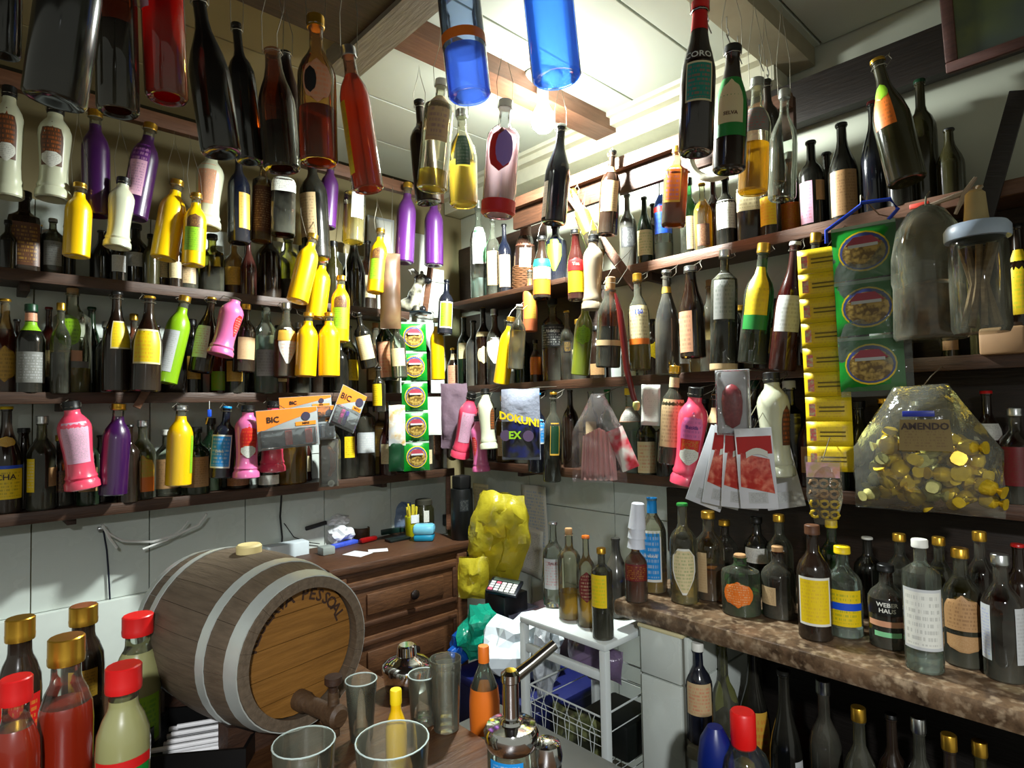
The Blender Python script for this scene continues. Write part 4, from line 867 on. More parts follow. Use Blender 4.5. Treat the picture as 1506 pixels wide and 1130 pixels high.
Bt('OV',(1127,118),(1138,270),36,'wine','brn','k',[],'dark brown bottle beside the golden one',d=1.55)
Bt('OV',(1154,132),(1150,294),42,'flask','clr','s',[],'empty clear bottle with wide shoulders beside the golden one',d=1.5)
# ---- bar counter foreground
Bt('FG',(30,908),(30,0),70,'coconut','brn','g',[la(.1,.5,60,'red','gold',rows=4)],'dark sauce bottle with ridged gold lid at the left edge',d=.90)
Bt('FG',(123,890),(123,0),66,'coconut','brn','g',[la(.30,.52,40,'gold','brown',rows=3)],'dark sauce bottle with gold lid behind the orange one',d=1.0)
Bt('FG',(98,936),(104,0),86,'coconut','grna','g',[],'bottle of red-orange pepper sauce with gold lid',d=.80,level=.62)
Bt('FG',(203,904),(203,0),72,'coconut','kiwi','r',[la(.05,.4,60,'lime','green',rows=4)],'cloudy coconut-milk bottle with red lid, farther one',d=.96,level=.72)
Bt('FG',(182,978),(188,0),84,'coconut','kiwi','r',[la(.05,.42,62,'green','lime',rows=4), la(.42,.48,64,'red','orange',rows=1,nm='band')],'cloudy coconut-milk bottle with red lid, nearer one',d=.76,level=.80)
Bt('FG',(24,996),(24,0),78,'coconut','grna','r',[la(.05,.3,62,'green','red',rows=4)],'red-capped sauce bottle at the lower left corner',d=.74,level=.7)
Bt('FG',(250,955),(250,0),44,'tall','water','s',[la(.30,.62,60,'sky','white',rows=4), la(.62,.74,60,'orange','gold',rows=1,nm='band')],'clear bottle with blue and orange label tucked behind barrel',d=1.10,level=.2)
Bt('FG',(582,1014),(582,0),32,'sauce','yel','y',[],'small yellow bottle with yellow cap behind the tumbler',d=.84)
Bt('SK',(711,950),(711,0),44,'pet','water','o',[la(.42,.72,180,'orange','red',rows=2)],'plastic soda bottle with orange cap and orange label',d=1.03,level=.4)
# ---- dim back rows that close the gaps on the shelves
BACK = [('RS2', .06, ((1075, 430), (1120, 420), (1165, 425), (1290, 400), (1330, 470), (1395, 455), (1440, 440))), ('RS1', .06, ((1035, 590), (1085, 580), (1125, 590), (1190, 590), (1225, 580), (1300, 590), (1345, 585), (1405, 590))),
 ('RS3', .06, ((1095, 250), (1260, 190), (1302, 170), (1375, 165))), ('LS1', .055, ((35, 630), (130, 625), (225, 630), (268, 635), (412, 640), (448, 630), (530, 610), (570, 608))), ('LS2', .055, ((55, 478), (110, 470), (158, 470), (230, 475), (258, 478), (345, 482), (380, 480), (410, 480), (500, 490), (535, 488))), ('LS3', .055, ((12, 320), (58, 325), (98, 330), (175, 338), (222, 340), (258, 345), (365, 352), (445, 356), (490, 358)))]
KB = [('burg', 'blk'), ('wine', 'brn'), ('liquor', 'dol'), ('beer', 'brn'), ('liquor', 'blk'), ('wine', 'grn'), ('square', 'brn'), ('burg', 'dred')]
KD = dict(blk='black', brn='brown', dol='dark olive', grn='dark green', dred='dark red')
rb = random.Random(3)
for row, d_, pts in BACK:
    for i, (x, y) in enumerate(pts):
        pr, cl = KB[(i*3+x) % 8]; Bt(row, (x, y+rb.uniform(-6, 6)), (x, 0), 0, pr, cl, 'kgskdr'[i % 4], [la(.18, .48, 50, rb.choice(('beige', 'cream', 'gold', 'tan', 'silver')), 'brown')] if i % 2 else [], 'backmost %s %s bottle' % (KD[cl], pr if pr in ('wine', 'beer', 'square') else 'spirit'), d=d_, opt=True)
# ================================================================== barrel
def tagged(b, name, mat, label, cat, mx=None, group=None, smooth=True):
    o = b.obj(name, mat, smooth=smooth)
    if mx is not None: o.matrix_world = mx
    return tag(o, label, cat, group)
bf = at(452, 964, 'd', .94); bf.z = 1.073; AX = R(281)
ax = V((math.cos(AX), math.sin(AX), 0)); up = V((0, 0, 1)); sd = up.cross(ax)
BL, RB, RH = .33, .135, .113
ctr = bf - ax*BL/2
bmx = Mx((sd, up, ax)).transposed().to_4x4(); bmx.translation = ctr     # local z = axis towards the front head, y up
t = thing('wooden_barrel', bmx, 'small oak barrel with steel hoops lying on the bar counter', 'barrel')
STV = wood((.43, .37, .30), (.34, .29, .23), (30, 30, 3), .6); HEADM = wood((.58, .40, .17), (.48, .32, .12), (3, 30, 30), .5)
rad = lambda z: RB - (RB-RH)*(abs(z)/(BL/2))**2
NS = 22; me = None
zs = [-BL/2 + BL*k/10 for k in range(11)]
b = MB(); da = math.pi/NS*.985
for z in zs:
    r_ = rad(z)
    for rr in (r_, r_-.016):
        for k in (-1, -.33, .33, 1): b.v.append((rr*math.sin(k*da), rr*math.cos(k*da), z))
for j in range(10):
    o_ = j*8
    for k in range(3):
        b.f.append((o_+k, o_+k+1, o_+8+k+1, o_+8+k)); b.f.append((o_+4+k+1, o_+4+k, o_+12+k, o_+12+k+1))
    b.f.append((o_, o_+8, o_+12, o_+4)); b.f.append((o_+3, o_+7, o_+15, o_+11))
b.f += [(0, 4, 5, 1), (1, 5, 6, 2), (2, 6, 7, 3), (80, 81, 85, 84), (81, 82, 86, 85), (82, 83, 87, 86)]
sm = b.mesh('stave'); sm.materials.append(STV); sm.polygons.foreach_set('use_smooth', [True]*len(sm.polygons)); sm.set_sharp_from_angle(angle=R(30))
for i in range(NS): link('stave', sm, t, mx=Mx.Rotation(2*math.pi*i/NS, 4, 'Z'))
for z, wd in ((.151, .024), (.088, .018), (-.088, .018), (-.151, .024)):
    q = [(rad(z-wd/2)+.0005, z-wd/2), (rad(z-wd/2)+.0022, z-wd/2), (rad(z+wd/2)+.0022, z+wd/2), (rad(z+wd/2)+.0005, z+wd/2)]
    MB().lathe(q, 44, cap0=False, cap1=False).obj('hoop', plain((.80, .83, .81), .42, .55, .12), t)
for end in (1, -1):
    zz = end*(BL/2-.022); rr = RH-.013; edges = [-rr, -.066, -.026, .018, .060, rr]
    for e0, e1 in zip(edges, edges[1:]):
        b = MB(); n_ = 8; pts = []
        for k in range(n_+1):
            y = e0+.0006 + (e1-e0-.0012)*k/n_; x = math.sqrt(max(0, rr*rr-y*y)); pts.append((x, y))
        ring = [(x, y) for x, y in pts] + [(-x, y) for x, y in reversed(pts)]; m_ = len(ring)
        b.v = [(x, y, zz) for x, y in ring] + [(x, y, zz-end*.012) for x, y in ring]
        f1 = tuple(range(m_)); f2 = tuple(reversed(range(m_, 2*m_)))
        b.f = [f1 if end < 0 else f1, f2] + [(k, (k+1) % m_, m_+(k+1) % m_, m_+k) for k in range(m_)]
        hb = b.obj('head_board', HEADM, t, False)
def arc_text(txt, r_, a0, a1, size):
    for k, ch in enumerate(txt):
        if ch == ' ': continue
        a = a0 + (a1-a0)*k/(len(txt)-1)
        def fn(x, y, a=a):
            px, py = -r_*math.cos(a), r_*math.sin(a); ca, sa = math.sin(a), math.cos(a)
            return (px + x*math.sin(a) - y*math.cos(a), py + x*math.cos(a)+ y*math.sin(a), BL/2-.0212)
        lettering(ch, size, plain((.20, .11, .05), .8), t, fn, .0006)
arc_text('RESERVA PESSOAL', RH-.030, R(18), R(158), .026)
MB().lathe([(.021, RB-.012), (.021, RB+.010), (.018, RB+.013)], 18, Mx.Rotation(R(-90), 4, 'X')).obj('bung', plain((.86, .79, .55), .6), t)
b = MB(); tm = Mx.Translation((0, -RH+.034, BL/2-.024))
b.lathe([(.016, 0), (.016, .02), (.013, .025), (.013, .075), (.017, .078), (.017, .10), (.012, .105)], 16, tm)
b.lathe([(.008, -.035), (.009, 0), (.009, .03)], 12, tm @ Mx.Translation((0, 0, .088)) @ Mx.Rotation(R(90), 4, 'X'))
sp_ = b.obj('spigot', wood((.34, .25, .16), (.26, .18, .11)), t)
b = MB().lathe([(.006, 0), (.007, .03), (.013, .035), (.013, .045)], 12, tm @ Mx.Translation((0, .012, .088)) @ Mx.Rotation(R(-90), 4, 'X')); b.obj('tap_key', DW, sp_)
for z in (-.10, .10):
    q = ctr + ax*z; b = MB(); m2 = Mx((sd, ax, up)).transposed().to_4x4(); m2.translation = V((q.x, q.y, .93))
    prof_ = [(-.10, 0), (.10, 0), (.10, .055)] + [(.10*math.cos(R(a)), .155 - .145*math.sin(R(a))) for a in (46, 60, 75, 90, 105, 120, 134)][0:0] + [(x, .143-math.sqrt(max(0, (rad(z)+.0006)**2-x*x))) for x in (.085, .06, .03, 0, -.03, -.06, -.085)] + [(-.10, .055)]
    n_ = len(prof_); b.v = [tuple(m2 @ V((x, -.014, z_))) for x, z_ in prof_] + [tuple(m2 @ V((x, .014, z_))) for x, z_ in prof_]
    b.f = [tuple(range(n_)), tuple(reversed(range(n_, 2*n_)))] + [(k, n_+k, n_+(k+1) % n_, (k+1) % n_) for k in range(n_)]
    o = b.obj('barrel_cradle', DW, smooth=False); tag(o, 'dark wooden cradle block under the %s half of the barrel' % ('front' if z > 0 else 'rear'), 'cradle')

# ================================================================== glasses and tools on the bar
GLS = glass((.98, .99, .98), .26, .02)
def tumbler(px, py, d, wpx, hh, label, name='tumbler', taper=.82, zb=.93, mat=None, ribs=0):
    p = at(px, py, 'd', d); rr = wpx*mpp(p)/2; h = hh or (p.z-zb); p.z = p.z-h
    t = thing(name, Mx.Translation(p), label, 'glass')
    MB().lathe([(rr*taper*.92, 0), (rr*taper, .004), (rr, h), (rr*.96, h+.0012), (rr*.93, h), (rr*taper*.92, .012), (0.001, .011)], 32, cap1=True).obj('glass_wall', mat or GLS, t)
    MB().lathe([(rr*taper*.90, .0006), (rr*taper*.93, .0035), (rr*taper*.85, .010)], 28).obj('thick_base', glass((.80, .86, .84), .05, .02), t)
    MB().tube([(rr*.98*math.cos(k*R(15)), rr*.98*math.sin(k*R(15)), h+.0005) for k in range(24)], .0011, 5, closed=True).obj('rim', plain((.72, .78, .76), .15), t)
    return t
tumbler(447, 1092, .75, 90, 0, 'empty clear tumbler at the bottom edge below the barrel')
tumbler(577, 1088, .74, 108, 0, 'largest clear tumbler at the bottom edge, right of the barrel tap')
tumbler(531, 1000, .95, 46, .092, 'small thick-based shot glass beside the barrel tap', 'shot_glass', .72, .93)
tumbler(622, 992, 1.0, 44, 0, 'slim clear glass left of the stacked plastic cups', 'highball_glass', .85)
# stack of clear plastic cups
t0 = at(655, 968, 'd', .98)
for k in range(6):
    z = t0.z-.10-.012*k
    if z < .93: break
    p = V((t0.x, t0.y, z)); rr = 46*mpp(t0)/2
    c_ = MB().lathe([(rr*.80, 0), (rr*.82, .004), (rr*.96, .090), (rr, .094), (rr, .10), (rr*.97, .10), (rr*.93, .09), (rr*.79, .006)], 24, cap1=True).obj('plastic_cup', glass((.97, .98, .98), .30, .06))
    c_.location = p
    tag(c_, ['topmost', 'second', 'third', 'fourth', 'fifth', 'lowest'][k] + ' clear plastic cup of the stack left of the orange soda bottle', 'cup', 'stacked plastic cups')
# steel shaker
p = at(598, 948, 'd', 1.12); h = p.z-.93
t = thing('cocktail_shaker', Mx.Translation((p.x, p.y, .93)), 'polished steel cone-topped shaker behind the glasses', 'shaker')
MB().lathe([(.036, 0), (.040, .004), (.046, h*.50), (.045, h*.53)], 32).obj('cup', CHROME, t)
MB().lathe([(.0455, h*.525), (.044, h*.58), (.033, h*.68), (.020, h*.75), (.018, h*.78)], 32).obj('shoulder', CHROME, t)
MB().lathe([(.0185, h*.775), (.017, h*.97), (.014, h)], 24).obj('lid', CHROME, t)
# tray of wrapped straws
p = at(300, 1098, 2, .93)
mx = facing(p, None, R(-20))
t = thing('straw_tray', mx, 'black open tray beside the barrel', 'tray')
b = MB(); b.box((-.085, -.075, 0), (.085, .075, .004)); b.box((-.085, -.075, .004), (-.080, .075, .03)); b.box((.080, -.075, .004), (.085, .075, .03)); b.box((-.08, .07, .004), (.08, .075, .03)); b.box((-.08, -.075, .004), (.08, -.07, .03))
b.obj('tray_body', plain('black', .35), t, False)
for i in range(11):
    y = -.058+.0115*i; zz = .0085 + (.0085 if i % 2 else 0); a = R(14+rnd.uniform(-3, 3)); x0 = rnd.uniform(-.012, .012)
    o = MB().tube([(-.060+x0, y-.012, zz), (.060+x0, y+.012, zz)], .0036, 8).obj('straw', plain((.86, .86, .86), .5))
    o.matrix_world = mx; tag(o, 'white paper-wrapped straw lying in the black tray', 'straw', 'wrapped straws in the tray')
# chrome pump dispenser on the drainboard
p = at(752, 1062, 'd', .80); h = p.z-.93
t = thing('pump_dispenser', facing(V((p.x, p.y, .93)), None, 0), 'chrome pump dispenser with blue label and slanting spout', 'dispenser')
MB().lathe([(.031, 0), (.033, .004), (.033, h-.034), (.031, h-.026)], 28).obj('bottle_body', glass((.85, .90, .86), .3), t)
b = MB()
MB().grid(lambda u, v: (.0338*math.cos(R(-100-45+80*u)), .0338*math.sin(R(-100-45+80*u)), (h-.072)+.036*v), 10, 3).obj('label', printed('sky', 'white', 4), t)
MB().lathe([(.033, h-.030), (.036, h-.024), (.037, h-.010), (.033, h-.003), (.016, h)], 36).obj('chrome_collar', CHROME, t)
b = MB().lathe([(.016, h-.001), (.0145, h+.004), (.011, h+.006), (.011, h+.052), (.013, h+.054), (.013, h+.064), (.008, h+.068)], 20); pst = b.obj('pump_post', CHROME, t)
MB().tube([(0, 0, h+.054), (.03, .01, h+.072), (.062, .022, h+.092)], [.0085, .0075, .007], 14).obj('spout', plain((.55, .53, .50), .2, 1.), pst)
p = at(803, 1086, 'd', .80); h = p.z-.93
t = thing('salt_shaker', Mx.Translation((p.x, p.y, .93)), 'chrome-topped shaker right of the pump dispenser', 'shaker')
MB().lathe([(.020, 0), (.022, .004), (.020, h-.028)], 20).obj('glass_body', glass((.80, .82, .82), .1), t)
MB().lathe([(.021, h-.03), (.022, h-.02), (.019, h-.006), (.009, h)], 20).obj('cap', CHROME, t)
# blue stool top and red-capped flask in front of the under-counter bottles
p = at(1092, 1046, 'd', 1.12)
t = thing('plastic_stool', Mx.Translation((p.x, p.y, 0)), 'blue plastic stool under the red-capped jug', 'stool')
MB().bevel_box((-.13, -.13, .585), (.13, .13, .61), .01).obj('seat', plain((.05, .12, .38), .4), t)
for sx in (-1, 1):
    for sy in (-1, 1): MB().tube([(sx*.10, sy*.10, .59), (sx*.135, sy*.135, 0)], .014, 8).obj('leg', plain((.05, .12, .38), .4), t)
t = thing('jug', Mx.Translation((p.x, p.y, .611)), 'clear jug with bright red cap before the bottles under the counter', 'jug')
h = p.z-.611
MB().lathe([(.048, 0), (.052, .006), (.052, h*.55), (.040, h*.70), (.022, h*.77)], 24).obj('body', glass((.80, .86, .92), .1), t)
MB().lathe([(.022, h*.76), (.023, h*.78), (.023, h*.985), (.020, h)], 20).obj('cap', plain((.85, .08, .07), .4), t)
pb_ = at(1052, 1092, 'd', 1.14)
o = MB().lathe([(.028, 0), (.034, .02), (.034, .16), (.028, .20), (.014, .225)], 18).obj('blue_bottle', plain((.04, .12, .42), .35)); o.location = (pb_.x, pb_.y, .611)
tag(o, 'plain blue plastic bottle beside the red-capped jug', 'bottle')

# ================================================================== white rack
RX0, RX1, RY0, RY1 = -.66, -.33, -1.385, -1.075
WHM = plain((.84, .87, .86), .35, 0, .04)
t = thing('metal_rack', Mx.Translation(((RX0+RX1)/2, (RY0+RY1)/2, 0)), 'white metal rack between the drawer chest and the tiled pier', 'rack')
hx, hy = (RX1-RX0)/2, (RY1-RY0)/2
MB().bevel_box((-hx, -hy, .832), (hx, hy, .85), .004).obj('top_sheet', WHM, t)
for sx in (-1, 1):
    for sy in (-1, 1): MB().bevel_box((sx*hx-(.02 if sx > 0 else 0), sy*hy-(.02 if sy > 0 else 0), 0), (sx*hx+(.02 if sx < 0 else 0), sy*hy+(.02 if sy < 0 else 0), .832), .002).obj('post', WHM, t)
for z in (.755, .30): MB().bevel_box((-hx+.002, -hy+.02, z), (-hx+.016, hy-.02, z+.022), .002).obj('rail', WHM, t)
MB().bevel_box((-hx, -hy, .22), (hx, hy, .24), .002).obj('lower_sheet', WHM, t)
t = thing('wire_basket', Mx.Translation(((RX0+RX1)/2, (RY0+RY1)/2, .44)), 'white wire basket hanging inside the metal rack', 'basket')
BX, BY, BH = hx-.012, hy-.026, .22
MB().tube([(-BX, -BY, BH), (-BX, BY, BH), (BX, BY, BH), (BX, -BY, BH)], .0028, 6, closed=True).obj('rim', WHM, t)
MB().tube([(-BX, -BY, .17), (-BX, BY, .17), (BX, BY, .17), (BX, -BY, .17)], .0016, 5, closed=True).obj('rim', WHM, t)
b = MB()
for i in range(13):
    y = -BY + 2*BY*i/12; b.tube([(-BX, y, BH), (-BX, max(-BY, min(BY, y+.02*(1 if i % 2 else -1))), .17), (-BX, y, 0)], .0011, 4)
    b.tube([(-BX, y, 0), (BX, y, 0)], .0011, 4)
for i in range(6):
    z = BH*i/6; b.tube([(-BX, -BY, z), (-BX, BY, z)], .0009, 4)
b.obj('mesh', WHM, t)
c = V(((RX0+RX1)/2, (RY0+RY1)/2, .46))
o = pillow(.20, .15, .08, 10, 10, .025, 3).obj('herb_bag', blotch((.20, .24, .12), (.48, .50, .32), (.12, .14, .09), 40.)); o.matrix_world = Mx.Translation(c+V((-.09, .0, .07))) @ Mx.Rotation(R(-90), 4, 'Z')
tag(o, 'bag of dry greenish herbs in the wire basket', 'bag')
o = MB().bevel_box((-.11, -.10, 0), (.04, .06, .10), .01).obj('dark_box', plain((.05, .07, .06), .5)); o.location = (c.x+.10, c.y, .47); tag(o, 'dark box behind the herb bag in the wire basket', 'box')
o = pillow(.20, .09, .10, 10, 8, .02, 9).obj('film_bundle', film((.70, .62, .75), .25)); o.matrix_world = Mx.Translation(c+V((.0, .02, .26))) @ Mx.Rotation(R(-90), 4, 'Z'); tag(o, 'crumpled purple-tinted film bundle on top of the basket', 'plastic')
# flip cup stack over a bottle neck on the counter
p = at(935, 789, 0, -.52)
t = thing('cup_stack', facing(p+V((0, 0, -.035)), V((.03, -.06, 1))), 'white plastic cups stacked upside down over a bottle neck', 'cups')
for k in range(3): MB().lathe([(.024, .005+.026*k), (.0235, .007+.026*k), (.017, .070+.026*k), (.015, .072+.026*k)], 20, cap0=False).obj('cup', plain((.86, .88, .92), .4), t)
# blue-lidded dip tub on the counter end
p = at(931, 874, 2, .93); t = thing('dip_tub', facing(p, None, R(25)), 'tiny white tub with blue lid at the end of the stone counter', 'tub')
MB().bevel_box((-.013, -.013, 0), (.013, .013, .016), .003).obj('tub', plain('white', .5), t); MB().bevel_box((-.015, -.015, .016), (.015, .015, .019), .001).obj('lid', plain('blue', .4), t)
# ================================================================== things on the drawer chest
def crumple(name, p, r, label, mat, seed, squash=.7, amp=.45, cat='paper'):
    bm = bmesh.new(); bmesh.ops.create_icosphere(bm, subdivisions=3, radius=1)
    for v in bm.verts:
        q = mnoise.noise(v.co*1.6+V((seed, 0, 0)))*amp + mnoise.noise(v.co*4.+V((seed, 3, 0)))*amp*.5
        v.co = v.co*(1+q); v.co = V((v.co.x*r[0], v.co.y*r[1], v.co.z*r[2]))
    z0 = min(v.co.z for v in bm.verts); b = MB(); bm.verts.index_update()
    b.v = [(v.co.x, v.co.y, v.co.z-z0) for v in bm.verts]; b.f = [tuple(v.index for v in f.verts) for f in bm.faces]; bm.free()
    o = b.obj(name, mat, smooth=False); o.location = p; return tag(o, label, cat)
PAPER = plain((.86, .87, .88), .7, 0, .04); ZC = .90
def ct(px, py): return at(px, py, 2, ZC)
p = ct(512, 800); p.z = ZC
crumple('crumpled_paper', p+V((-.02, .03, 0)), (.055, .04, .035), 'crumpled white paper on the chest, lower of two', PAPER, 1.)
crumple('crumpled_paper', p+V((-.02, .05, .060)), (.045, .035, .025), 'crumpled white paper on the chest, upper of two', PAPER, 4.)
p = ct(493, 800); t = thing('pill_bottle', Mx.Translation((p.x-.02, p.y+.05, ZC)), 'small white bottle with light blue lid beside crumpled paper', 'bottle')
MB().lathe([(.013, 0), (.014, .003), (.014, .045), (.012, .05)], 16).obj('body', plain('white', .4), t); MB().lathe([(.0145, .05), (.0145, .068), (.012, .07)], 16).obj('cap', plain((.35, .65, .80), .4), t)
def flat(name, px, py, w, h, th, rot, mat, label, cat, z=ZC, r=.002, uvm=False):
    p = at(px, py, 2, z); o = MB().bevel_box((-w/2, -h/2, 0), (w/2, h/2, th), min(r, th*.4)).obj(name, mat); o.location = p; o.rotation_euler[2] = R(rot); return tag(o, label, cat)
flat('receipt', 526, 815, .07, .09, .0012, 20, PAPER, 'larger square white note at the chest front edge', 'paper')
flat('receipt', 556, 810, .075, .05, .0012, -28, PAPER, 'torn white slip beside the square note', 'paper')
flat('marker_pouch', 505, 803, .13, .03, .014, 12, plain((.25, .35, .80), .35, 0, .5, 60.), 'blue and white wrapped tube at the chest edge', 'tube')
p = ct(545, 797); t = thing('kitchen_knife', Mx.Translation((p.x, p.y, ZC+.012)) @ Mx.Rotation(R(10), 4, 'Z'), 'knife with fat red handle on the chest', 'knife')
MB().bevel_box((-.055, -.012, -.010), (.03, .012, .010), .008).obj('handle', plain((.55, .04, .05), .25), t); MB().box((.03, -.008, -.001), (.10, .006, .001)).obj('blade', METAL, t, False)
p = ct(563, 784); t = thing('screwdriver', Mx.Translation((p.x, p.y, ZC+.03)) @ Mx.Rotation(R(-6), 4, 'Z'), 'screwdriver with orange handle lying on the green book', 'tool')
MB().tube([(-.05, 0, 0), (.02, 0, 0)], .007, 10).obj('handle', plain((.85, .25, .12), .35), t); MB().tube([(.02, 0, 0), (.11, -.01, 0)], .0022, 6).obj('shaft', METAL, t)
flat('green_book', 575, 782, .13, .10, .022, -8, plain((.05, .16, .13), .4), 'dark green book lying on the chest', 'book')
p = ct(540, 795); o = MB().lathe([(.030, 0), (.036, .01), (.036, .045), (.032, .048), (.031, .012)], 20).obj('small_basket', wood((.36, .26, .18), (.24, .16, .10))); o.location = (p.x, p.y+.05, ZC); tag(o, 'small round brown basket next to crumpled paper', 'basket')
p = ct(582, 770); t = thing('dark_jar', Mx.Translation((p.x-.02, -.09, ZC)), 'dark olive jar with white sticker at the back of the chest', 'jar')
MB().lathe([(.042, 0), (.046, .01), (.046, .10), (.036, .12), (.036, .125)], 24).obj('body', darkglass((.12, .12, .06)), t); MB().lathe([(.038, .122), (.038, .142), (.034, .145)], 24).obj('lid', plain((.20, .19, .15), .5), t)
MB().grid(lambda u, v: (.0468*math.cos(R(-125+30*u)), .0468*math.sin(R(-125+30*u)), .05+.05*v), 4, 2).obj('sticker', printed('white', 'black', 3), t)
p = ct(604, 784); o = pillow(.075, .13, .04, 8, 10, .012, 5).obj('zip_bag', film((.70, .78, .90), .25)); o.matrix_world = facing(V((p.x-.01, p.y+.06, ZC+.066)), V((.15, 0, 1))); tag(o, 'clear bag of blue bits leaning by the yellow cup', 'bag')
p = ct(612, 790); t = thing('pencil_cup', Mx.Translation((p.x, p.y+.03, ZC)), 'translucent yellow cup full of yellow sticks on the chest', 'cup')
MB().lathe([(.026, 0), (.028, .003), (.032, .085), (.030, .087), (.027, .01)], 22).obj('cup', filled((.78, .78, .05)), t)
for k in range(7):
    a = k*.9; MB().tube([(.012*math.cos(a), .012*math.sin(a), .012), (.022*math.cos(a), .022*math.sin(a), .125+.006*(k % 3))], .0042, 6).obj('stick', plain((.85, .78, .20), .5), t)
MB().grid(lambda u, v: (.034*math.cos(R(-130+70*u)), .034*math.sin(R(-130+70*u)), .06+.035*v), 6, 2).obj('wrapper', PAPER, t)
p = ct(624, 795); t = thing('soap_box', facing(V((p.x, p.y, ZC)), None, R(-8)), 'light blue plastic box with domed lid at the chest front', 'box')
MB().bevel_box((-.042, -.03, 0), (.042, .03, .030), .010).obj('base', plain((.10, .52, .66), .3), t)
MB().bevel_box((-.045, -.033, .026), (.045, .033, .068), .014).obj('lid', plain((.45, .74, .84), .25), t)
p = ct(662, 788); p = V((p.x, p.y, ZC))
t = thing('thermos', Mx.Translation((p.x+.0, -.33, ZC)), 'tall matt black flask standing at the right end of the chest', 'flask')
MB().lathe([(.044, 0), (.047, .004), (.047, .20), (.045, .21)], 28).obj('body', plain((.035, .045, .045), .4), t); MB().bevel_box((-.030, -.03, .21), (.030, .03, .265), .006).obj('lid', plain('black', .5), t)
MB().grid(lambda u, v: (.0474*math.cos(R(-140+50*u)), .0474*math.sin(R(-140+50*u)), .12+.05*v), 6, 3).obj('faint_print', printed((.08, .10, .11), 'grey', 4), t)
for (px, py, wd, hd, zh, lb) in ((650, 770, .05, .04, .05, 'small dark green box left of the black flask'), (585, 795, .10, .05, .012, 'flat black case in front of the green book'), (480, 815, .05, .05, .03, 'grey metal gadget at the left end of the chest')):
    p = ct(px, py); o = MB().bevel_box((-wd/2, -hd/2, 0), (wd/2, hd/2, zh), .004).obj('small_case', plain((.05, .09, .08) if 'grey' not in lb else (.55, .58, .56), .4)); o.location = (p.x, min(p.y, -.05), ZC); tag(o, lb, 'case')
# white plug box with papers on the panel behind the barrel, cables on the wall
p = at(422, 800, 1, -.08); o = MB().bevel_box((-.05, -.03, -.05), (.05, .03, .05), .004).obj('white_box', plain((.78, .82, .84), .5)); o.location = (p.x, -.07, .90); 
tag(o, 'white carton between barrel and chest against the tiles', 'box'); o.scale = (1.6, 1, 1)
sh_ = MB().bevel_box((-.20, -.035, -.02), (.20, .035, 0), .003).obj('wall_ledge', plain((.78, .80, .78), .4)); sh_.location = (p.x-.02, -.068, .85); tag(sh_, 'narrow white ledge on top of the white panel', 'ledge')
def cable(pts, r, mat, label, cat='cable', name='cable'):
    return tagged(MB().tube(pts, r, 6), name, mat, label, cat)
def wl_(px, py, d=.012): return at(px, py, 1, -d)
cable([wl_(414, 728, .05), wl_(412, 760), wl_(415, 790), wl_(414, 815)], .0035, plain('black', .5), 'thick black cable running down the tiles left of the chest')
cable([wl_(418, 770), wl_(432, 790), wl_(452, 798), wl_(470, 800)], .0018, plain('black', .5), 'thin black wire curving across the tiles to the chest')
cable([wl_(152, 780), wl_(157, 810), wl_(160, 850), wl_(162, 890)], .0028, plain((.03, .06, .16), .5), 'dark blue cable hanging on the tiles left of the barrel')
o = MB().bevel_box((-.045, -.012, -.008), (.045, .0, .008), .003).obj('power_adapter', plain('black', .5)); o.matrix_world = Mx.Translation(wl_(464, 773, .006)) @ Mx.Rotation(R(-8), 4, 'Y'); tag(o, 'flat black adapter on the wall above the white carton', 'adapter')
WHS = plain((.86, .86, .84), .5)
cable([wl_(150, 772, .10), wl_(160, 785, .09), wl_(180, 796, .08), wl_(225, 797, .08), wl_(265, 785, .09), wl_(292, 772, .10), wl_(304, 756, .11)], .0042, WHS, 'long white plastic string stretched under the lowest left shelf', 'string', 'plastic_string')
cable([wl_(152, 774, .10), wl_(160, 790, .09), wl_(172, 806, .08)], .0042, WHS, 'short white string end dangling beside the cable clip', 'string', 'plastic_string')
cable([wl_(210, 808, .08), wl_(245, 795, .08), wl_(268, 778, .09), wl_(277, 766, .09)], .0034, WHS, 'white string branch under the yellow bottle', 'string', 'plastic_string')
o = MB().bevel_box((-.012, -.01, -.006), (.012, .01, .006), .002).obj('cable_clip', METAL); o.location = wl_(150, 778, .03); tag(o, 'small metal cable clip under the lowest left shelf', 'clip')

# ================================================================== corner: bags, papers, calculator
def bag(name, px, py, wpx, hpx, ax, v, th, mat, label, cat='bag', seed=0, cr_=.015, outline=None, tilt=0., mixw=.3, nx=12, ny=14, turn=0.):
    p = at(px, py, ax, v); k = mpp(p); wall = WR if ax == 0 else WL
    o = pillow(wpx*k, hpx*k, th, nx, ny, cr_, seed, outline).obj(name, mat)
    o.matrix_world = facing(p, None, R(turn), wall, mixw) @ Mx.Rotation(R(tilt), 4, 'Y'); return tag(o, label, cat), k, p
YB = film((.88, .82, .22), .5, .3)
bag('yellow_bag', 733, 790, 92, 130, 0, -.27, .10, YB, 'big translucent yellow plastic bag hung in the corner', seed=2, cr_=.04, outline=lambda v: 1.05-.75*max(0, v-.45)**1.2 if v > .45 else .75+.6*v, tilt=8)
bag('yellow_bag', 697, 850, 46, 60, 0, -.38, .06, YB, 'small yellow bag beside the chest below the large yellow bag', seed=8, cr_=.03)
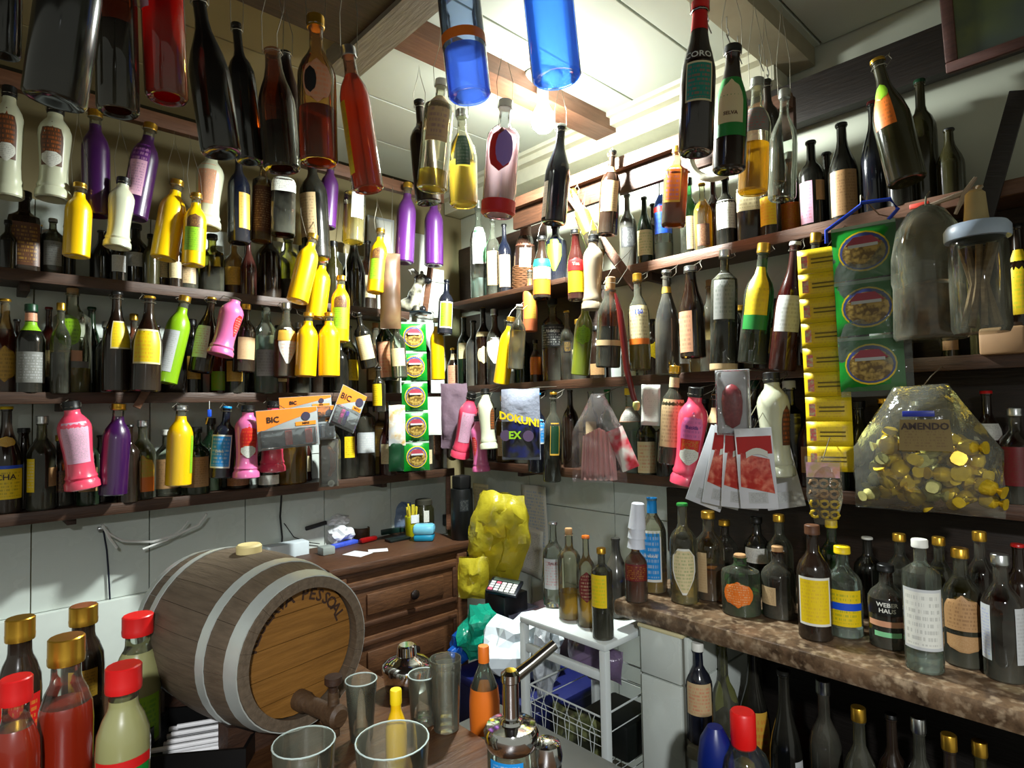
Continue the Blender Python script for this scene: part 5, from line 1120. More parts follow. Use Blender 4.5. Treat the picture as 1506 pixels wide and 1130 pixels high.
def sheet(name, px, py, wpx, hpx, ax, v, mat, label, tilt=0., cat='paper', mixw=1.):
    p = at(px, py, ax, v); k = mpp(p); w_, h_ = wpx*k, hpx*k
    o = MB().grid(lambda u, q: ((u-.5)*w_, .004*math.sin(q*5)+.003*math.sin(u*4), (q-.5)*h_), 6, 8).obj(name, mat)
    sol = o.modifiers.new('t', 'SOLIDIFY'); sol.thickness = .0008
    o.matrix_world = facing(p, None, 0, WR if ax == 0 else WL, mixw) @ Mx.Rotation(R(tilt), 4, 'Y'); return tag(o, label, cat)
sheet('paper_sheet', 786, 762, 52, 95, 0, -.02, printed('white', 'sky', 9), 'white printed sheet pinned to the tiles right of the yellow bag')
sheet('paper_sheet', 779, 810, 54, 70, 0, -.03, printed('white', 'grey', 12), 'lower white sheet overlapping the pinned one', 6)
sheet('paper_sheet', 708, 732, 36, 40, 0, -.03, printed('cream', 'grey', 4), 'cream sheet on the corner tiles above the yellow bag')
sheet('poster', 612, 405, 62, 125, 1, -.012, printed('white', 'grey', 14, .3), 'tall white poster on the wall behind the purple bottles')
sheet('poster', 560, 355, 44, 70, 1, -.012, printed('white', 'grey', 6, .35, edge='silver'), 'white poster with grey frame behind the yellow bottle')
# low crate with bags and a calculator
p = at(715, 990, 0, -.40)
t = thing('plastic_crate', Mx.Translation((-.40, -.83, 0)), 'navy blue plastic crate on the floor between chest and rack', 'crate')
b = MB(); b.box((-.15, -.20, 0), (.15, .20, .50)); b.obj('body', plain((.05, .07, .26), .5), t, False)
MB().bevel_box((-.165, -.215, .50), (.165, .215, .53), .006).obj('rim', plain((.06, .09, .32), .45), t)
crumple('plastic_bag', V((-.45, -.86, .53)), (.13, .11, .10), 'crumpled white plastic bag on the navy crate', plain((.84, .88, .90), .35, 0, .05), 2.2, amp=.5, cat='bag')
crumple('plastic_bag', V((-.50, -1.02, .55)), (.05, .035, .10), 'milky translucent bag against the white rack', film((.86, .88, .90), .55), 5.1, amp=.5, cat='bag')
crumple('plastic_bag', V((-.50, -.70, .56)), (.07, .05, .085), 'teal plastic bag between the chest and white bag', film((.10, .62, .50), .75), 7.7, amp=.45, cat='bag')
crumple('plastic_bag', V((-.50, -.62, .54)), (.07, .04, .06), 'blue plastic bag under the teal bag', film((.10, .36, .72), .7), 9.3, amp=.45, cat='bag')
o = MB().bevel_box((-.06, -.14, 0), (.10, .06, .16), .01).obj('carton', plain((.30, .22, .24), .6)); o.location = (-.22, -.72, .53); tag(o, 'dim carton at the back of the crate below yellow bag', 'box')
p = at(742, 866, 0, -.36)
cm_ = facing(p, V((-.25, -.25, 1)), R(-20)); t = thing('calculator', cm_, 'dark calculator with pale keys lying on the bags', 'calculator')
MB().bevel_box((-.06, -.045, 0), (.06, .045, .014), .003).obj('case', plain((.06, .08, .12), .35), t)
MB().bevel_box((-.05, .020, .014), (.05, .040, .016), .001).obj('screen', plain((.35, .42, .38), .2), t)
for i in range(5):
    for j in range(4): MB().bevel_box((-.052+.021*i, -.040+.014*j, .0138), (-.035+.021*i, -.029+.014*j, .018), .001).obj('key', plain('white' if i > 1 else ('pink' if (i+j) % 4 == 0 else 'silver'), .5), t)
o = MB().bevel_box((-.05, -.04, -.08), (.07, .07, .0), .005).obj('dark_tin', plain((.08, .09, .10), .4)); o.matrix_world = Mx.Translation(p+V((.02, .01, -.02))); tag(o, 'dark tin box under the calculator', 'box')
o = MB().bevel_box((-.05, -.06, .0), (.09, .08, p.z-.10-.69), .005).obj('carton', plain((.40, .40, .46), .6)); o.location = (p.x+.04, p.y+.02, .69); tag(o, 'grey carton stacked beneath the dark tin', 'box')

# ================================================================== hanging goods
def hang(t, mx, z0, ax, ztop):
    a = mx @ V((0, 0, z0)); e = V(a); e[ax] = -.166; e.z = ztop-.02
    if e.z < a.z+.01: e.z = a.z+.01
    inv = mx.inverted(); MB().tube([inv @ a, inv @ (a+(e-a)*.5+V((0, 0, .004))), inv @ e], .0012, 4).obj('hanging_wire', WIRE, t)
FOILG = plain((.05, .50, .14), .25, 0, .15, 40., .4)
NUTS = blotch((.62, .50, .20), (.38, .28, .08), (.72, .60, .30), 110., .35, True)
def nut_strip(corners, ax, v, n, wpx, label, mixw=.3, lean=0.):
    (x0, y0), (x1, y1) = corners
    pt, pb = at(x0, y0, ax, v), at(x1, y1, ax, v); L = (pt-pb).length; hh = L/n; k = mpp(pt); w_ = wpx*k
    mx = facing(pb, pt-pb, 0, WR if ax == 0 else WL, mixw)
    t = thing('snack_strip', mx, label, 'snack packets')
    for i in range(n):
        c = Mx.Translation((0, -.003*(i % 2), hh*(i+.5)))
        pk = pillow(w_, hh*.93, .026, 8, 8, .0025, i*3).obj('packet', FOILG, t); pk.matrix_local = c
        def disc(nm, rx, rz, y, mat, dx=0., dz=0., par=pk):
            b = MB(); N = 22; b.v = [(dx, y-.004, dz)] + [(dx+rx*math.cos(2*math.pi*q/N), y+.0035*abs(math.cos(2*math.pi*q/N)), dz+rz*math.sin(2*math.pi*q/N)) for q in range(N)]
            b.f = [(0, 1+q, 1+(q+1) % N) for q in range(N)]; return b.obj(nm, mat, par)
        disc('yellow_ring', w_*.40, hh*.36, -.0125, plain('yellow', .3)); disc('blue_ring', w_*.375, hh*.33, -.0135, plain((.25, .30, .55), .3))
        disc('window', w_*.34, hh*.285, -.0145, NUTS, 0, -.002)
        b = MB().grid(lambda u, q: ((u-.5)*w_*.56*(1-.5*q), -.0205, hh*(.10+.15*q)), 6, 3); bn = b.obj('banner', plain((.62, .22, .28), .35), pk)
        MB().grid(lambda u, q: ((u-.5)*w_*.46, -.0212, hh*(.06+.055*q)), 5, 1).obj('name_band', printed('silver', 'grey', 1, .6), pk)
        MB().box((-w_*.5, -.002, hh*.44), (w_*.5, .002, hh*.5)).obj('seal', film((.80, .92, .82), .5), pk)
    return t, L, w_, mx
t, L, w_, mx = nut_strip(((607, 474), (613, 694)), 1, -.305, 5, 38, 'narrow strip of five green nut packets below the ram figurine')
hang(t, mx, L, 1, ZL3)
t, L, w_, mx = nut_strip(((1268, 330), (1284, 578)), 0, -.34, 3, 82, 'wide strip of three green nut packets on a blue hanger')
SL = pillow(w_*1.12, L*1.02, .034, 8, 16, .004, 4).obj('clear_sleeve', film((.93, .95, .93), .06, .08), t); SL.matrix_local = Mx.Translation((w_*.06, 0, L*.49))
hp = [(-w_*.58, 0, L-.03), (-w_*.58, 0, L), (-w_*.25, 0, L+.025), (0, 0, L+.045), (.0, 0, L+.05), (w_*.45, 0, L+.045), (w_*.55, 0, L+.02), (w_*.40, 0, L)]
q = MB().tube([mx @ V(p_) for p_ in hp], .0045, 8).obj('coat_hanger', plain((.03, .20, .68), .3)); tag(q, 'bright blue plastic hanger above the wide nut strip', 'hanger')
b = MB().tube([mx @ V((0, 0, L+.047)), mx @ V((.0, .01, L+.07)), V((-.166, (mx @ V((0, 0, 0))).y+.02, ZR3-.01))], .0016, 5); b.obj('hook_wire', WIRE).parent = q
# yellow coupon strip
pt, pb = at(1206, 366, 0, -.345), at(1222, 694, 0, -.345); L = (pt-pb).length; k = mpp(pt); w_ = 60*k
mx = facing(pb, pt-pb, 0, WR, .25); t = thing('coupon_strip', mx, 'long bright yellow strip of coupons hung beside the nut packets', 'coupons')
NC = 9; YC = printed('yellow', 'gold', 3, .5, 2); bend = lambda z: .012*math.sin(z/L*5)
for i in range(NC):
    z0 = L*i/NC; hh = L/NC
    cpn = MB().grid(lambda u, q: ((u-.5)*w_, bend(z0+hh*q), z0+.0003+(hh-.0006)*q), 4, 4).obj('coupon', YC, t); so = cpn.modifiers.new('t', 'SOLIDIFY'); so.thickness = .0005
    MB().grid(lambda u, q: (-.42*w_+.14*w_*u, bend(z0+hh*.5)-.003, z0+hh*(.22+.5*q)), 2, 2).obj('pink_mark', blotch('pink', 'salmon', 'cream', 200.), cpn)
    for r_ in (0, 1): MB().grid(lambda u, q: (-.2*w_+.55*w_*u, bend(z0+hh*.5)-.003, z0+hh*(.38+.16*r_+.06*q)), 2, 1).obj('text_line', plain((.45, .38, .02), .6), cpn)
MB().lathe([(.007, 0), (.007, .0012)], 14, Mx.Translation((0, -.004, L-.018)) @ Mx.Rotation(R(90), 4, 'X')).obj('punch_hole', plain('dbrown', .7), t)
hang(t, mx, L-.018, 0, ZR3)
# lighter cards
def blister(px, py, wpx, hpx, v, tilt, cols, label, turn=0., title='BIC'):
    p = at(px, py, 1, -v); k = mpp(p); w_, h_ = wpx*k, hpx*k; mx = facing(p, None, R(turn), WL, .4) @ Mx.Rotation(R(tilt), 4, 'Y')
    t = thing('lighter_card', mx, label, 'blister pack')
    MB().bevel_box((-w_/2, -.001, -h_/2), (w_/2, .001, h_/2), .0008).obj('card', plain((.60, .62, .62), .4), t)
    zl = lambda u: h_*(-.02+.44*max(0, u-.08)**.9)
    hd = MB().grid(lambda u, q: ((u-.5)*w_*.985, -.0016, zl(u)+(h_*.49-zl(u))*q), 10, 2).obj('orange_header', plain((.93, .52, .16), .4), t)
    lettering(title, h_*.20, plain('dbrown', .5), hd, lambda x, y: (x-w_*.24, -.003, y+h_*.24), .0006)
    MB().grid(lambda u, q: (w_*(.12+.34*u), -.0025, h_*(.04+.10*q)), 2, 1).obj('price_band', plain((.90, .55, .15), .4), t)
    lettering('MINI', h_*.085, plain('dbrown', .5), hd, lambda x, y: (x+w_*.29, -.0032, y+h_*.09), .0003)
    MB().lathe([(h_*.11, 0), (h_*.11, .0012)], 18, Mx.Translation((w_*.30, -.0015, h_*.27)) @ Mx.Rotation(R(90), 4, 'X')).obj('round_mark', plain((.24, .22, .30), .4), t)
    for i, c in enumerate(cols):
        if c: MB().bevel_box((-w_*.40+w_*.165*i, -.012, -h_*.42), (-w_*.40+w_*.165*i+w_*.12, -.002, -h_*.06), .003).obj('lighter', plain(c, .3), t)
    MB().bevel_box((-w_*.46, -.015, -h_*.46), (w_*.46, -.001, 0), .004).obj('clear_blister', film((.92, .93, .93), .06, .05), t)
    hang(t, mx, h_*.46, 1, ZL2)
blister(424, 630, 86, 58, .345, -4, [None, None, (.90, .30, .20), None, (.92, .34, .22)], 'nearest lighter card with orange header and two red lighters left')
blister(450, 600, 74, 34, .30, -3, [None, None, None, (.3, .6, .9)], 'lighter card with white front behind the nearest one', 0)
blister(474, 622, 36, 50, .315, -3, [(.86, .87, .90), (.2, .55, .85), (.86, .87, .9)], 'small white card with one blue lighter', 0)
blister(512, 602, 44, 60, .33, 24, [None, (.80, .25, .55), (.25, .12, .55)], 'tilted grey lighter card with pink and violet lighters', 20)
p = at(484, 680, 1, -.30); k = mpp(p); t = thing('pocket_knife_pack', facing(p, None, 0, WL, .4), 'clear hanging pack with a brown curved handle inside', 'blister pack')
MB().bevel_box((-14*k, .002, -36*k), (14*k, .005, 36*k), .001).obj('card', plain((.45, .42, .36), .5), t)
MB().tube([(-.005, -.006, .06), (.012, -.008, .03), (.012, -.008, -.02), (-.002, -.006, -.05)], [.006, .011, .011, .006], 10).obj('handle', plain((.48, .26, .10), .25), t)
MB().lathe([(.012, 0), (.012, .003), (.007, .003), (.007, 0)], 16, Mx.Translation((.006, -.004, -31*k)) @ Mx.Rotation(R(90), 4, 'X')).obj('ring', METAL, t)
MB().bevel_box((-13*k, -.02, -34*k), (13*k, .002, 34*k), .005).obj('clear_blister', film((.93, .93, .9), .06, .05), t)
# graffiti snack bag
p = at(766, 624, 0, -.36); k = mpp(p); mx = facing(p, None, 0, WR, .3)
t = thing('snack_bag', mx, 'silver and black snack bag with yellow graffiti lettering', 'bag')
bb = pillow(58*k, 104*k, .05, 10, 14, .008, 6).obj('bag_body', film((.60, .62, .68), .75, .2), t)
lowr = MB().grid(lambda u, q: ((u-.5)*56*k, -.030*(1-abs(2*u-1)**3)-.003, (-.46+.50*q)*104*k), 8, 6).obj('black_print', blotch('black', 'dgrey', 'navy', 30.), t)
lettering('DOKUN!', 15*k, plain('yellow', .4), lowr, lambda x, y: (x, -.036+.012*abs(x/(29*k)), y-x*.22+7*k), .0016)
lettering('EX', 15*k, plain('lime', .4), lowr, lambda x, y: (x-6*k, -.036, y-16*k), .0012)
for dx, dz, c in ((-20, -16, (.30, .24, .34)), (14, -17, (.32, .25, .36))):
    MB().lathe([(8*k, 0), (8*k, .002)], 18, Mx.Translation((dx*k, -.032, dz*k)) @ Mx.Rotation(R(90), 4, 'X')).obj('round_print', plain(c, .4), t)
hang(t, mx, 50*k, 0, ZR2)
# dim foil bag behind the pink bottles, tag, white pouch
bag('foil_bag', 668, 612, 40, 95, 0, -.24, .03, film((.62, .52, .58), .5), 'crumpled clear bag with dark red packs behind pink bottle', seed=11, cr_=.02)
bag('paper_pouch', 634, 612, 30, 56, 1, -.30, .012, plain((.84, .84, .80), .6), 'white folded paper pouch right of the green snack strip', seed=12, cr_=.006)
bag('snack_pouch', 584, 626, 24, 60, 1, -.285, .02, blotch('white', 'gold', 'silver', 40.), 'white and gold snack pouch left of the green snack strip', seed=13, cr_=.006)
bag('green_pouch', 583, 670, 22, 46, 1, -.28, .02, plain('dgreen', .3), 'dark green pouch hanging left of the snack strip', seed=14, cr_=.006)
# pink straw bag
p = at(880, 650, 0, -.36); k = mpp(p); mx = facing(p, None, 0, WR, .3)
t = thing('straw_bag', mx, 'clear plastic bag of pale pink straws hanging from the shelf', 'bag')
pillow(80*k, 130*k, .07, 12, 16, .012, 21, lambda v: 1.0 if v < .55 else max(.22, 1.0-1.75*(v-.55))).obj('bag_film', film((.97, .94, .94), .05, .1), t).location = (0, 0, 6*k)
for i in range(20):
    x = (-31 + 60*i/19)*k*.92; zt_ = (20-abs(i-10)*1.1)*k; MB().tube([(x*.9, .008*math.sin(i*2.1), -56*k), (x*.75, .008*math.sin(i*2.1)+.004, zt_)], .0054, 6).obj('straw', plain((.96, .76, .74), .4), t)
pk = pillow(26*k, 62*k, .012, 6, 8, .003, 3).obj('red_packet', blotch('red', 'pink', 'white', 30.), t); pk.matrix_local = Mx.Translation((36*k, -.01, -10*k)) @ Mx.Rotation(R(-22), 4, 'Y')
hang(t, mx, 66*k, 0, ZR2)
# small white cards, red sheath
sheet('cut_card', 957, 596, 28, 60, 0, -.315, printed('white', 'grey', 9, .4), 'white card with notched edge right of the dark red sheath', 3, mixw=.4)
q = [(905, 432), (912, 460), (917, 500), (922, 545), (932, 585), (938, 600)]
b = MB().tube([at(x, y, 0, -.37) for x, y in q], [.004, .010, .011, .010, .009, .004], 10)
tagged(b, 'knife_sheath', plain((.36, .04, .05), .3), 'long dark red sheath hanging from the wooden brace', 'sheath')
p = at(936, 598, 0, -.37); tagged(MB().lathe([(.004, .016), (.010, .012), (.011, 0), (.006, -.012)], 14), 'shell_charm', plain((.78, .78, .45), .4), 'pale yellow shell-shaped charm below the red sheath', 'charm', Mx.Translation(p))
# salami and sliced-meat packs
p = at(1078, 592, 0, -.375); k = mpp(p); mx = facing(p, None, 0, WR, .25)
t = thing('salami_pack', mx, 'white vacuum pack with dark red salami', 'meat pack')
MB().bevel_box((-24*k, 0, -48*k), (24*k, .003, 48*k), .001).obj('card', plain((.85, .85, .86), .35), t)
MB().lathe([(.001, -34*k), (10*k, -28*k), (14*k, -12*k), (15*k, 6*k), (13*k, 20*k), (7*k, 28*k), (.001, 31*k)], 20, Mx.Translation((-1*k, -.006, -4*k)), sy=.55).obj('salami', blotch((.50, .12, .15), (.62, .22, .24), (.55, .16, .20), 120.), t)
MB().bevel_box((-23*k, -.022, -47*k), (23*k, -.001, 47*k), .008).obj('clear_film', film((.95, .95, .95), .04, .06), t)
hang(t, mx, 44*k, 0, ZR2)
BAC = blotch((.78, .22, .16), (.90, .55, .45), (.70, .16, .12), 60.)
for i, (px, py, tl, vv) in enumerate(((1052, 690, 20, .345), (1068, 688, 11, .352), (1090, 690, 4, .360), (1112, 690, -3, .368), (1142, 690, -12, .236))):
    p = at(px, py, 0, -vv-.012); k = mpp(p); mx = facing(p, None, 0, WR, .25) @ Mx.Rotation(R(tl), 4, 'Y')
    t = thing('meat_pack', mx, ['leftmost', 'second', 'middle', 'frontmost red-topped', 'rightmost plain'][i] + ' white pouch in the fan of sliced-meat packs', 'meat pack', 'fan of meat packs')
    MB().bevel_box((-26*k, 0, -58*k), (26*k, .0022, 60*k), .001).obj('pouch', plain((.84, .85, .87), .35), t)
    if i in (1, 2, 3):
        MB().grid(lambda u, q: ((u-.5)*48*k, -.001, (22+26*q)*k), 2, 1).obj('red_header', plain((.72, .10, .10), .35), t)
        MB().grid(lambda u, q: ((u-.5)*46*k*(1-.15*q), -.0012-.003*math.sin(q*3.1), (-26+50*q)*k-10*k*u), 6, 6).obj('meat_window', BAC, t)
        MB().grid(lambda u, q: ((-12+30*u)*k, -.0045, (16+9*q+6*math.sin(u*3.1))*k), 6, 1).obj('brand_arc', printed('white', 'black', 1, .6), t)
    MB().grid(lambda u, q: ((u-.5)*26*k, -.0012, (-50+16*q)*k), 2, 1).obj('small_print', printed('silver', 'dgrey', 4, .5, i % 3), t)
    hang(t, mx, 57*k, 0, ZR2)
# candy bag
p = at(1358, 660, 0, -.36); k = mpp(p); mx = facing(p, None, 0, WR, .3)
t = thing('candy_bag', mx, 'big clear plastic bag full of gold-wrapped sweets', 'bag')
pillow(190*k, 185*k, .12, 16, 18, .014, 31, lambda v: .95 if v < .5 else max(.30, .95-1.2*(v-.5))).obj('bag_film', film((.94, .95, .90), .07, .08), t)
tg = MB().grid(lambda u, q: ((-26+64*u)*k*(1-.1*q), -.068, (0+44*q)*k), 4, 4).obj('brown_tag', printed((.50, .42, .22), 'brown', 5), t)
lettering('AMENDO', 13*k, plain('dbrown', .5), tg, lambda x, y: (x+6*k, -.0695, y+34*k), .0005)
MB().bevel_box((-20*k, -.070, 48*k), (18*k, -.066, 56*k), .001).obj('blue_tape', plain((.14, .20, .62), .35), t)
hang(t, mx, 88*k, 0, ZR2)
CY = plain((.86, .72, .16), .25, .35, .4, 80.); CY2 = plain((.80, .78, .50), .3, .2, .4, 80.)
for i in range(40):
    u = (i % 8)/7-.5; r_ = i//8; zz = -66+17*r_+rnd.uniform(-5, 5); x = u*138*(1-.06*r_)+rnd.uniform(-6, 6)
    y = (-.024+.024*((i*7) % 3))*(.6 if r_ == 0 else 1); s = rnd.uniform(.85, 1.2)*11.5*k
    b = MB().lathe([(s*.75, -s*1.9), (s*.25, -s*1.2), (s*.8, -s*.8), (s, 0), (s*.8, s*.8), (s*.25, s*1.2), (s*.75, s*1.9)], 12, n=3.)
    o = b.obj('sweet', CY if i % 4 else CY2); o.matrix_world = mx @ Mx.Translation((x*k, y, zz*k)) @ Mx.Rotation(rnd.uniform(0, 6), 4, 'Y') @ Mx.Rotation(rnd.uniform(0, 3), 4, 'X')
    tag(o, 'gold-wrapped sweet inside the big clear bag', 'sweet', 'sweets in the clear bag')
# pork-rind pouch under the coupon strip
p = at(1212, 722, 0, -.385); k = mpp(p); mx = facing(p, None, 0, WR, .25)
t = thing('crackling_bag', mx, 'small clear pouch of pink and yellow crackling rings below coupons', 'bag')
pillow(48*k, 100*k, .035, 8, 12, .006, 41, lambda v: .55+.5*min(1, v*2.2) if v < .4 else 1.).obj('pouch_film', film((.94, .93, .88), .06, .1), t)
MB().grid(lambda u, q: ((u-.5)*44*k, -.012, (20+22*q)*k), 3, 2).obj('pink_paper', blotch('salmon', 'lpink', 'beige', 60.), t)
for i in range(12):
    x, z = ((i % 3)-1)*13*k, (-34+15*(i//3))*k; MB().tube([(x+5.5*k*math.cos(a), -.006+.004*math.sin(a*2), z+5*k*math.sin(a)) for a in [q*R(45) for q in range(8)]], 2.2*k, 6, closed=True).obj('ring', plain((.80, .68, .16) if i < 6 else (.72, .58, .42), .5), t)
hang(t, mx, 46*k, 0, ZR2)

# ================================================================== right side: water bottle, jars, ring, picture
p = at(1370, 300, 0, -.34); q = at(1370, 500, 0, -.34); H = p.z-q.z; k = mpp(p); rr = 118*k*.80/2
t = thing('water_jug', Mx.Translation((q.x, q.y, q.z)), 'big clear plastic jug with domed top and brown roots below', 'jug')
MB().lathe([(rr*.92, 0), (rr, H*.03), (rr*.96, H*.40), (rr, H*.44), (rr*.98, H*.62), (rr*.82, H*.82), (rr*.5, H*.95), (rr*.15, H)], 32).obj('body', glass((.94, .95, .92), .42, .05), t)
MB().lathe([(rr*.90, .006), (rr*.93, H*.04), (rr*.90, H*.38), (rr*.6, H*.42)], 24).obj('root_fill', blotch((.52, .36, .22), (.30, .20, .12), (.62, .48, .34), 35.), t)
MB().tube([(0, 0, H), (.01, 0, H+.02), (.04, 0, ZR3-.02-q.z)], .002, 5).obj('hanging_wire', WIRE, t)
p = at(1440, 330, 0, -.43); q = at(1444, 490, 0, -.43); k = mpp(p); H = p.z-q.z; rr = .047
t = thing('lidded_jar', facing(q, None), 'glass jar with pale blue lid and root bundle, cloth on top', 'jar')
MB().lathe([(rr*.9, 0), (rr, .01), (rr, H*.80), (rr*.9, H*.86)], 26).obj('glass_body', glass((.92, .92, .88), .26, .05), t)
MB().lathe([(rr*1.10, H*.86), (rr*1.12, H*.88), (rr*1.12, H*.96), (rr*1.0, H)], 28).obj('lid', plain((.66, .72, .80), .4), t)
for i in range(9):
    a = i*.7; MB().tube([(.028*math.cos(a), .02*math.sin(a), .012), (.010*math.cos(a+.4), .010*math.sin(a), H*.45), (.026*math.cos(a+.6), .02*math.sin(a), H*.8)], .006, 6).obj('root', wood((.60, .50, .36), (.46, .36, .24)), t)
MB().lathe([(rr*.45, H), (rr*.40, H+.02), (rr*.34, H+.06), (rr*.22, H+.066)], 18).obj('cloth_plug', plain((.66, .58, .40), .8), t)
MB().tube([(0, 0, H+.06), (.01, .03, H+.08), (.0, .10, H+.10)], .004, 6).obj('ribbon', plain((.62, .55, .45), .7), t)
o = MB().bevel_box((-.045, -.04, 0), (.045, .04, .06), .006).obj('small_carton', plain((.62, .48, .34), .6)); pp_ = at(1478, 500, 0, -.14); o.location = (pp_.x, pp_.y, ZR2); tag(o, 'small tan carton at the right end of the middle shelf', 'box')
p = at(1420, 284, 0, -.182); t = thing('ribbon_knot', facing(p, None, 0, WR, .5), 'faded beige ribbon knotted on the highest right shelf edge', 'ribbon')
for pts in ([(-.07, 0, -.012), (0, -.004, 0), (.06, 0, .010)], [(-.02, -.003, -.045), (0, -.006, 0), (.02, -.003, .030)], [(.0, -.004, 0), (.018, -.004, -.03)]): MB().tube(pts, [.004, .007, .004][:len(pts)], 6).obj('ribbon_tail', plain((.66, .58, .50), .8), t)
o = MB().bevel_box((-.02, -.003, -.006), (.02, .003, .006), .002).obj('red_tape', plain((.72, .20, .12), .5)); o.matrix_world = facing(at(1352, 302, 0, -.172), None, 0, WR, 1.); tag(o, 'scrap of red tape on the highest right shelf edge', 'tape')
p = at(1052, 226, 0, -.30); rr = 36*mpp(p)
b = MB().tube([(rr*math.cos(a), 0, rr*math.sin(a)) for a in [q*R(12) for q in range(30)]], .011, 10, closed=True)
o = b.obj('tape_ring', plain((.84, .82, .74), .5)); o.matrix_world = facing(p, None, 0, WR, .4); tag(o, 'thick white ring hanging behind the green-label bottle', 'ring')
# framed picture leaning from the right wall
p0 = at(1393, 110, 0, -.27); t = thing('framed_picture', Mx.Translation(p0) @ Mx.Rotation(R(-12), 4, 'Y'), 'brown framed green picture hung high at the right edge', 'picture')
FW, FH = .42, .30
for lo, hi in (((-.012, -FW, 0), (.012, 0, .022)), ((-.012, -FW, FH-.022), (.012, 0, FH)), ((-.012, -.022, .022), (.012, 0, FH-.022)), ((-.012, -FW, .022), (.012, -FW+.022, FH-.022))): MB().bevel_box(lo, hi, .003).obj('frame_bar', wood((.40, .24, .20), (.30, .17, .14), (30, 3, 30)), t)
MB().box((-.004, -FW+.02, .02), (.004, -.02, FH-.02)).obj('print', blotch((.20, .24, .16), (.42, .46, .08), (.22, .26, .22), 7., .3), t, False)
MB().tube([(.0, -.10, FH), (.06, -.2, FH+.03)], .0012, 4).obj('hanging_wire', WIRE, t)
# ram figurine at the end of the highest left shelf
p = at(607, 466, 1, -.13); p.z = ZL3
t = thing('ram_figurine', facing(p, None, R(50)), 'black and white glazed ram figurine at the end of the shelf', 'figurine')
bm = bmesh.new()
def blob(c, s, rot=0.):
    bmesh.ops.create_uvsphere(bm, u_segments=14, v_segments=10, radius=1, matrix=Mx.Translation(c) @ Mx.Rotation(R(rot), 4, 'X') @ Mx.Diagonal((*s, 1)))
for c, s, r_ in (((0, .02, .045), (.040, .052, .036), 0), ((0, -.012, .075), (.032, .032, .045), 0), ((0, -.030, .115), (.024, .024, .034), 20), ((0, -.052, .150), (.026, .034, .026), 0), ((0, -.084, .140), (.016, .024, .016), 0), ((-.022, -.04, .02), (.013, .016, .022), 0), ((.022, -.04, .02), (.013, .016, .022), 0)): blob(c, s, r_)
bm.verts.index_update(); b = MB(); b.v = [v.co[:] for v in bm.verts]; b.f = [tuple(v.index for v in f.verts) for f in bm.faces]; bm.free()
bd = b.obj('body', blotch((.84, .82, .72), (.10, .11, .11), (.12, .12, .13), 22., .15), t)
rm = bd.modifiers.new('r', 'REMESH'); rm.mode = 'VOXEL'; rm.voxel_size = .005; rm.use_smooth_shade = True; sm_ = bd.modifiers.new('s', 'SMOOTH'); sm_.iterations = 6
for s in (-1, 1):
    MB().tube([(s*.014, -.045, .170), (s*.03, -.030, .190), (s*.044, -.022, .186), (s*.046, -.035, .168)], [.008, .008, .006, .003], 10).obj('horn', plain((.45, .44, .42), .2), t)
    MB().tube([(s*.02, -.045, .160), (s*.045, -.05, .150)], [.007, .003], 8).obj('ear', plain((.12, .11, .12), .2), t)
MB().bevel_box((-.042, -.075, 0), (.042, .070, .010), .004).obj('plinth', plain((.10, .14, .16), .3), t)
# brown pouch beside the figurine
bag('spice_pouch', 574, 428, 30, 112, 1, -.30, .05, blotch((.46, .38, .26), (.36, .12, .10), (.30, .22, .15), 9.), 'tall brown and dark red pouch hanging left of the ram', seed=17, cr_=.006)
o = MB().tube([wl_(574, 374, .30), wl_(576, 340, .285), wl_(578, 262, .26)], .0012, 4).obj('string', WIRE); tag(o, 'thin string from the left rail to the brown pouch', 'string')
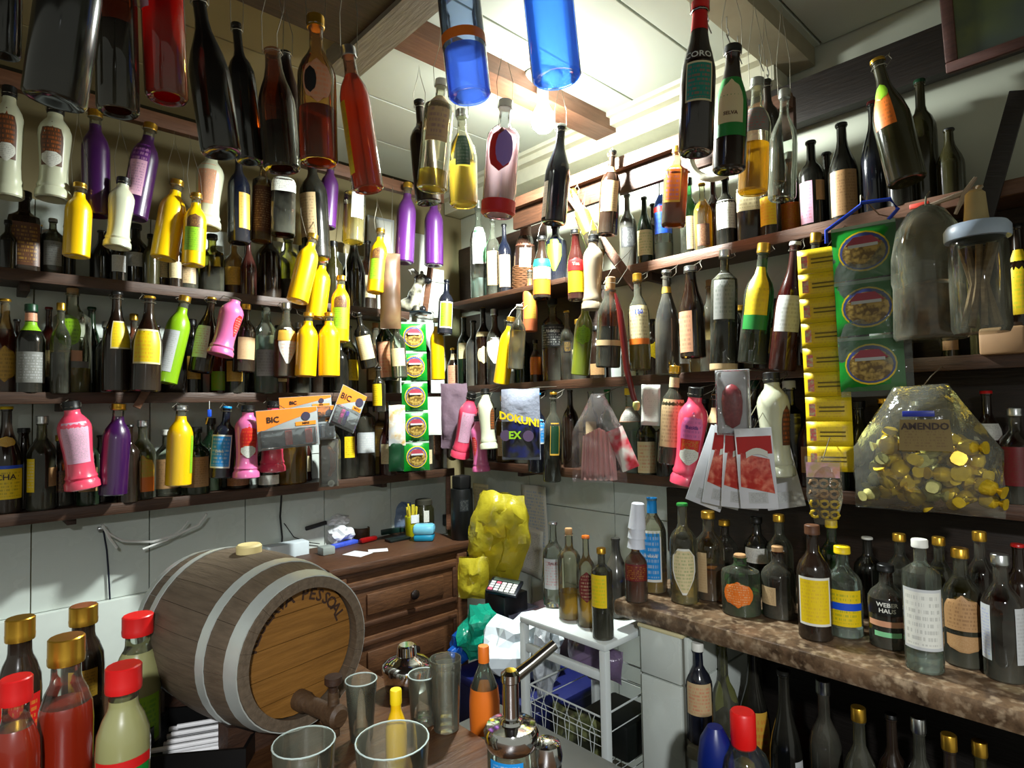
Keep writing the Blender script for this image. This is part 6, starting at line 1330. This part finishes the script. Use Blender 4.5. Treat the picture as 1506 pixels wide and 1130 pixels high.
# wicker bottle in the upper corner
p = at(770, 402, 0, -.15); p.z = 1.924; pt = at(778, 312, 0, -.15); h = pt.z-1.92; rr = 33*mpp(p)/2
t = thing('wicker_bottle', facing(p, V((.01, -.06, 1))), 'leaning wicker-covered bottle on the upper corner shelf', 'bottle')
MB().lathe([(rr*.9, 0), (rr, .008), (rr, h*.45), (rr*.8, h*.62), (rr*.42, h*.76), (rr*.36, h*.97), (rr*.42, h)], 22).obj('glass_body', darkglass((.16, .10, .07)), t)
b = MB()
for j in range(13):
    z = .006+j*.0075; b.tube([((rr+.0016)*math.cos(a), (rr+.0016)*math.sin(a), z+.001*math.sin(a*9+j*3.1)) for a in [q*R(15) for q in range(24)]], .0032, 5, closed=True)
b.obj('wicker_cover', wood((.50, .33, .20), (.36, .22, .12)), t)
MB().lathe([(rr*.9, h*.56), (rr*.50, h*.74), (rr*.44, h*.95)], 18, cap0=False, cap1=False).obj('leather_neck', wood((.46, .28, .20), (.36, .20, .14)), t)
MB().grid(lambda u, v: ((rr+.004)*math.cos(R(-115+55*u)), (rr+.004)*math.sin(R(-115+55*u)), h*(.28+.24*v)), 6, 3).obj('label', printed('silver', 'dgrey', 3, edge='white'), t)
# little gold key cord near the blue-label bottle, key
p = at(308, 608, 1, -.27); t = thing('key_tag', facing(p, None), 'small key with blue clip hanging from the middle left shelf', 'key')
MB().bevel_box((-.006, -.003, -.012), (.006, .003, .012), .002).obj('blue_clip', plain('blue', .4), t); MB().tube([(-.004, 0, -.012), (-.010, 0, -.035)], .0022, 6).obj('key_blade', GOLD, t); MB().tube([(0, 0, .012), (0, .01, .03), (0, .03, .04)], .0008, 4).obj('string', WHS, t)
# ================================================================== one label for one thing
ORD = ['first', 'second', 'third', 'fourth', 'fifth', 'sixth', 'seventh', 'eighth', 'ninth', 'tenth']
seen = {}
for t, desc, where, px, full in ALLB:
    seen.setdefault(full or (desc + (', ' + where if len(desc.split()) + len(where.split()) <= 16 else '')), []).append((px, t))
for k, v in seen.items():
    v.sort(key=lambda q: q[0])
    for i, (px, t) in enumerate(v): t['label'] = k if len(v) == 1 else k + ', %s from the left' % ORD[i]
bpy.context.view_layer.update()
print('CLASH', len(CLASH), CLASH)
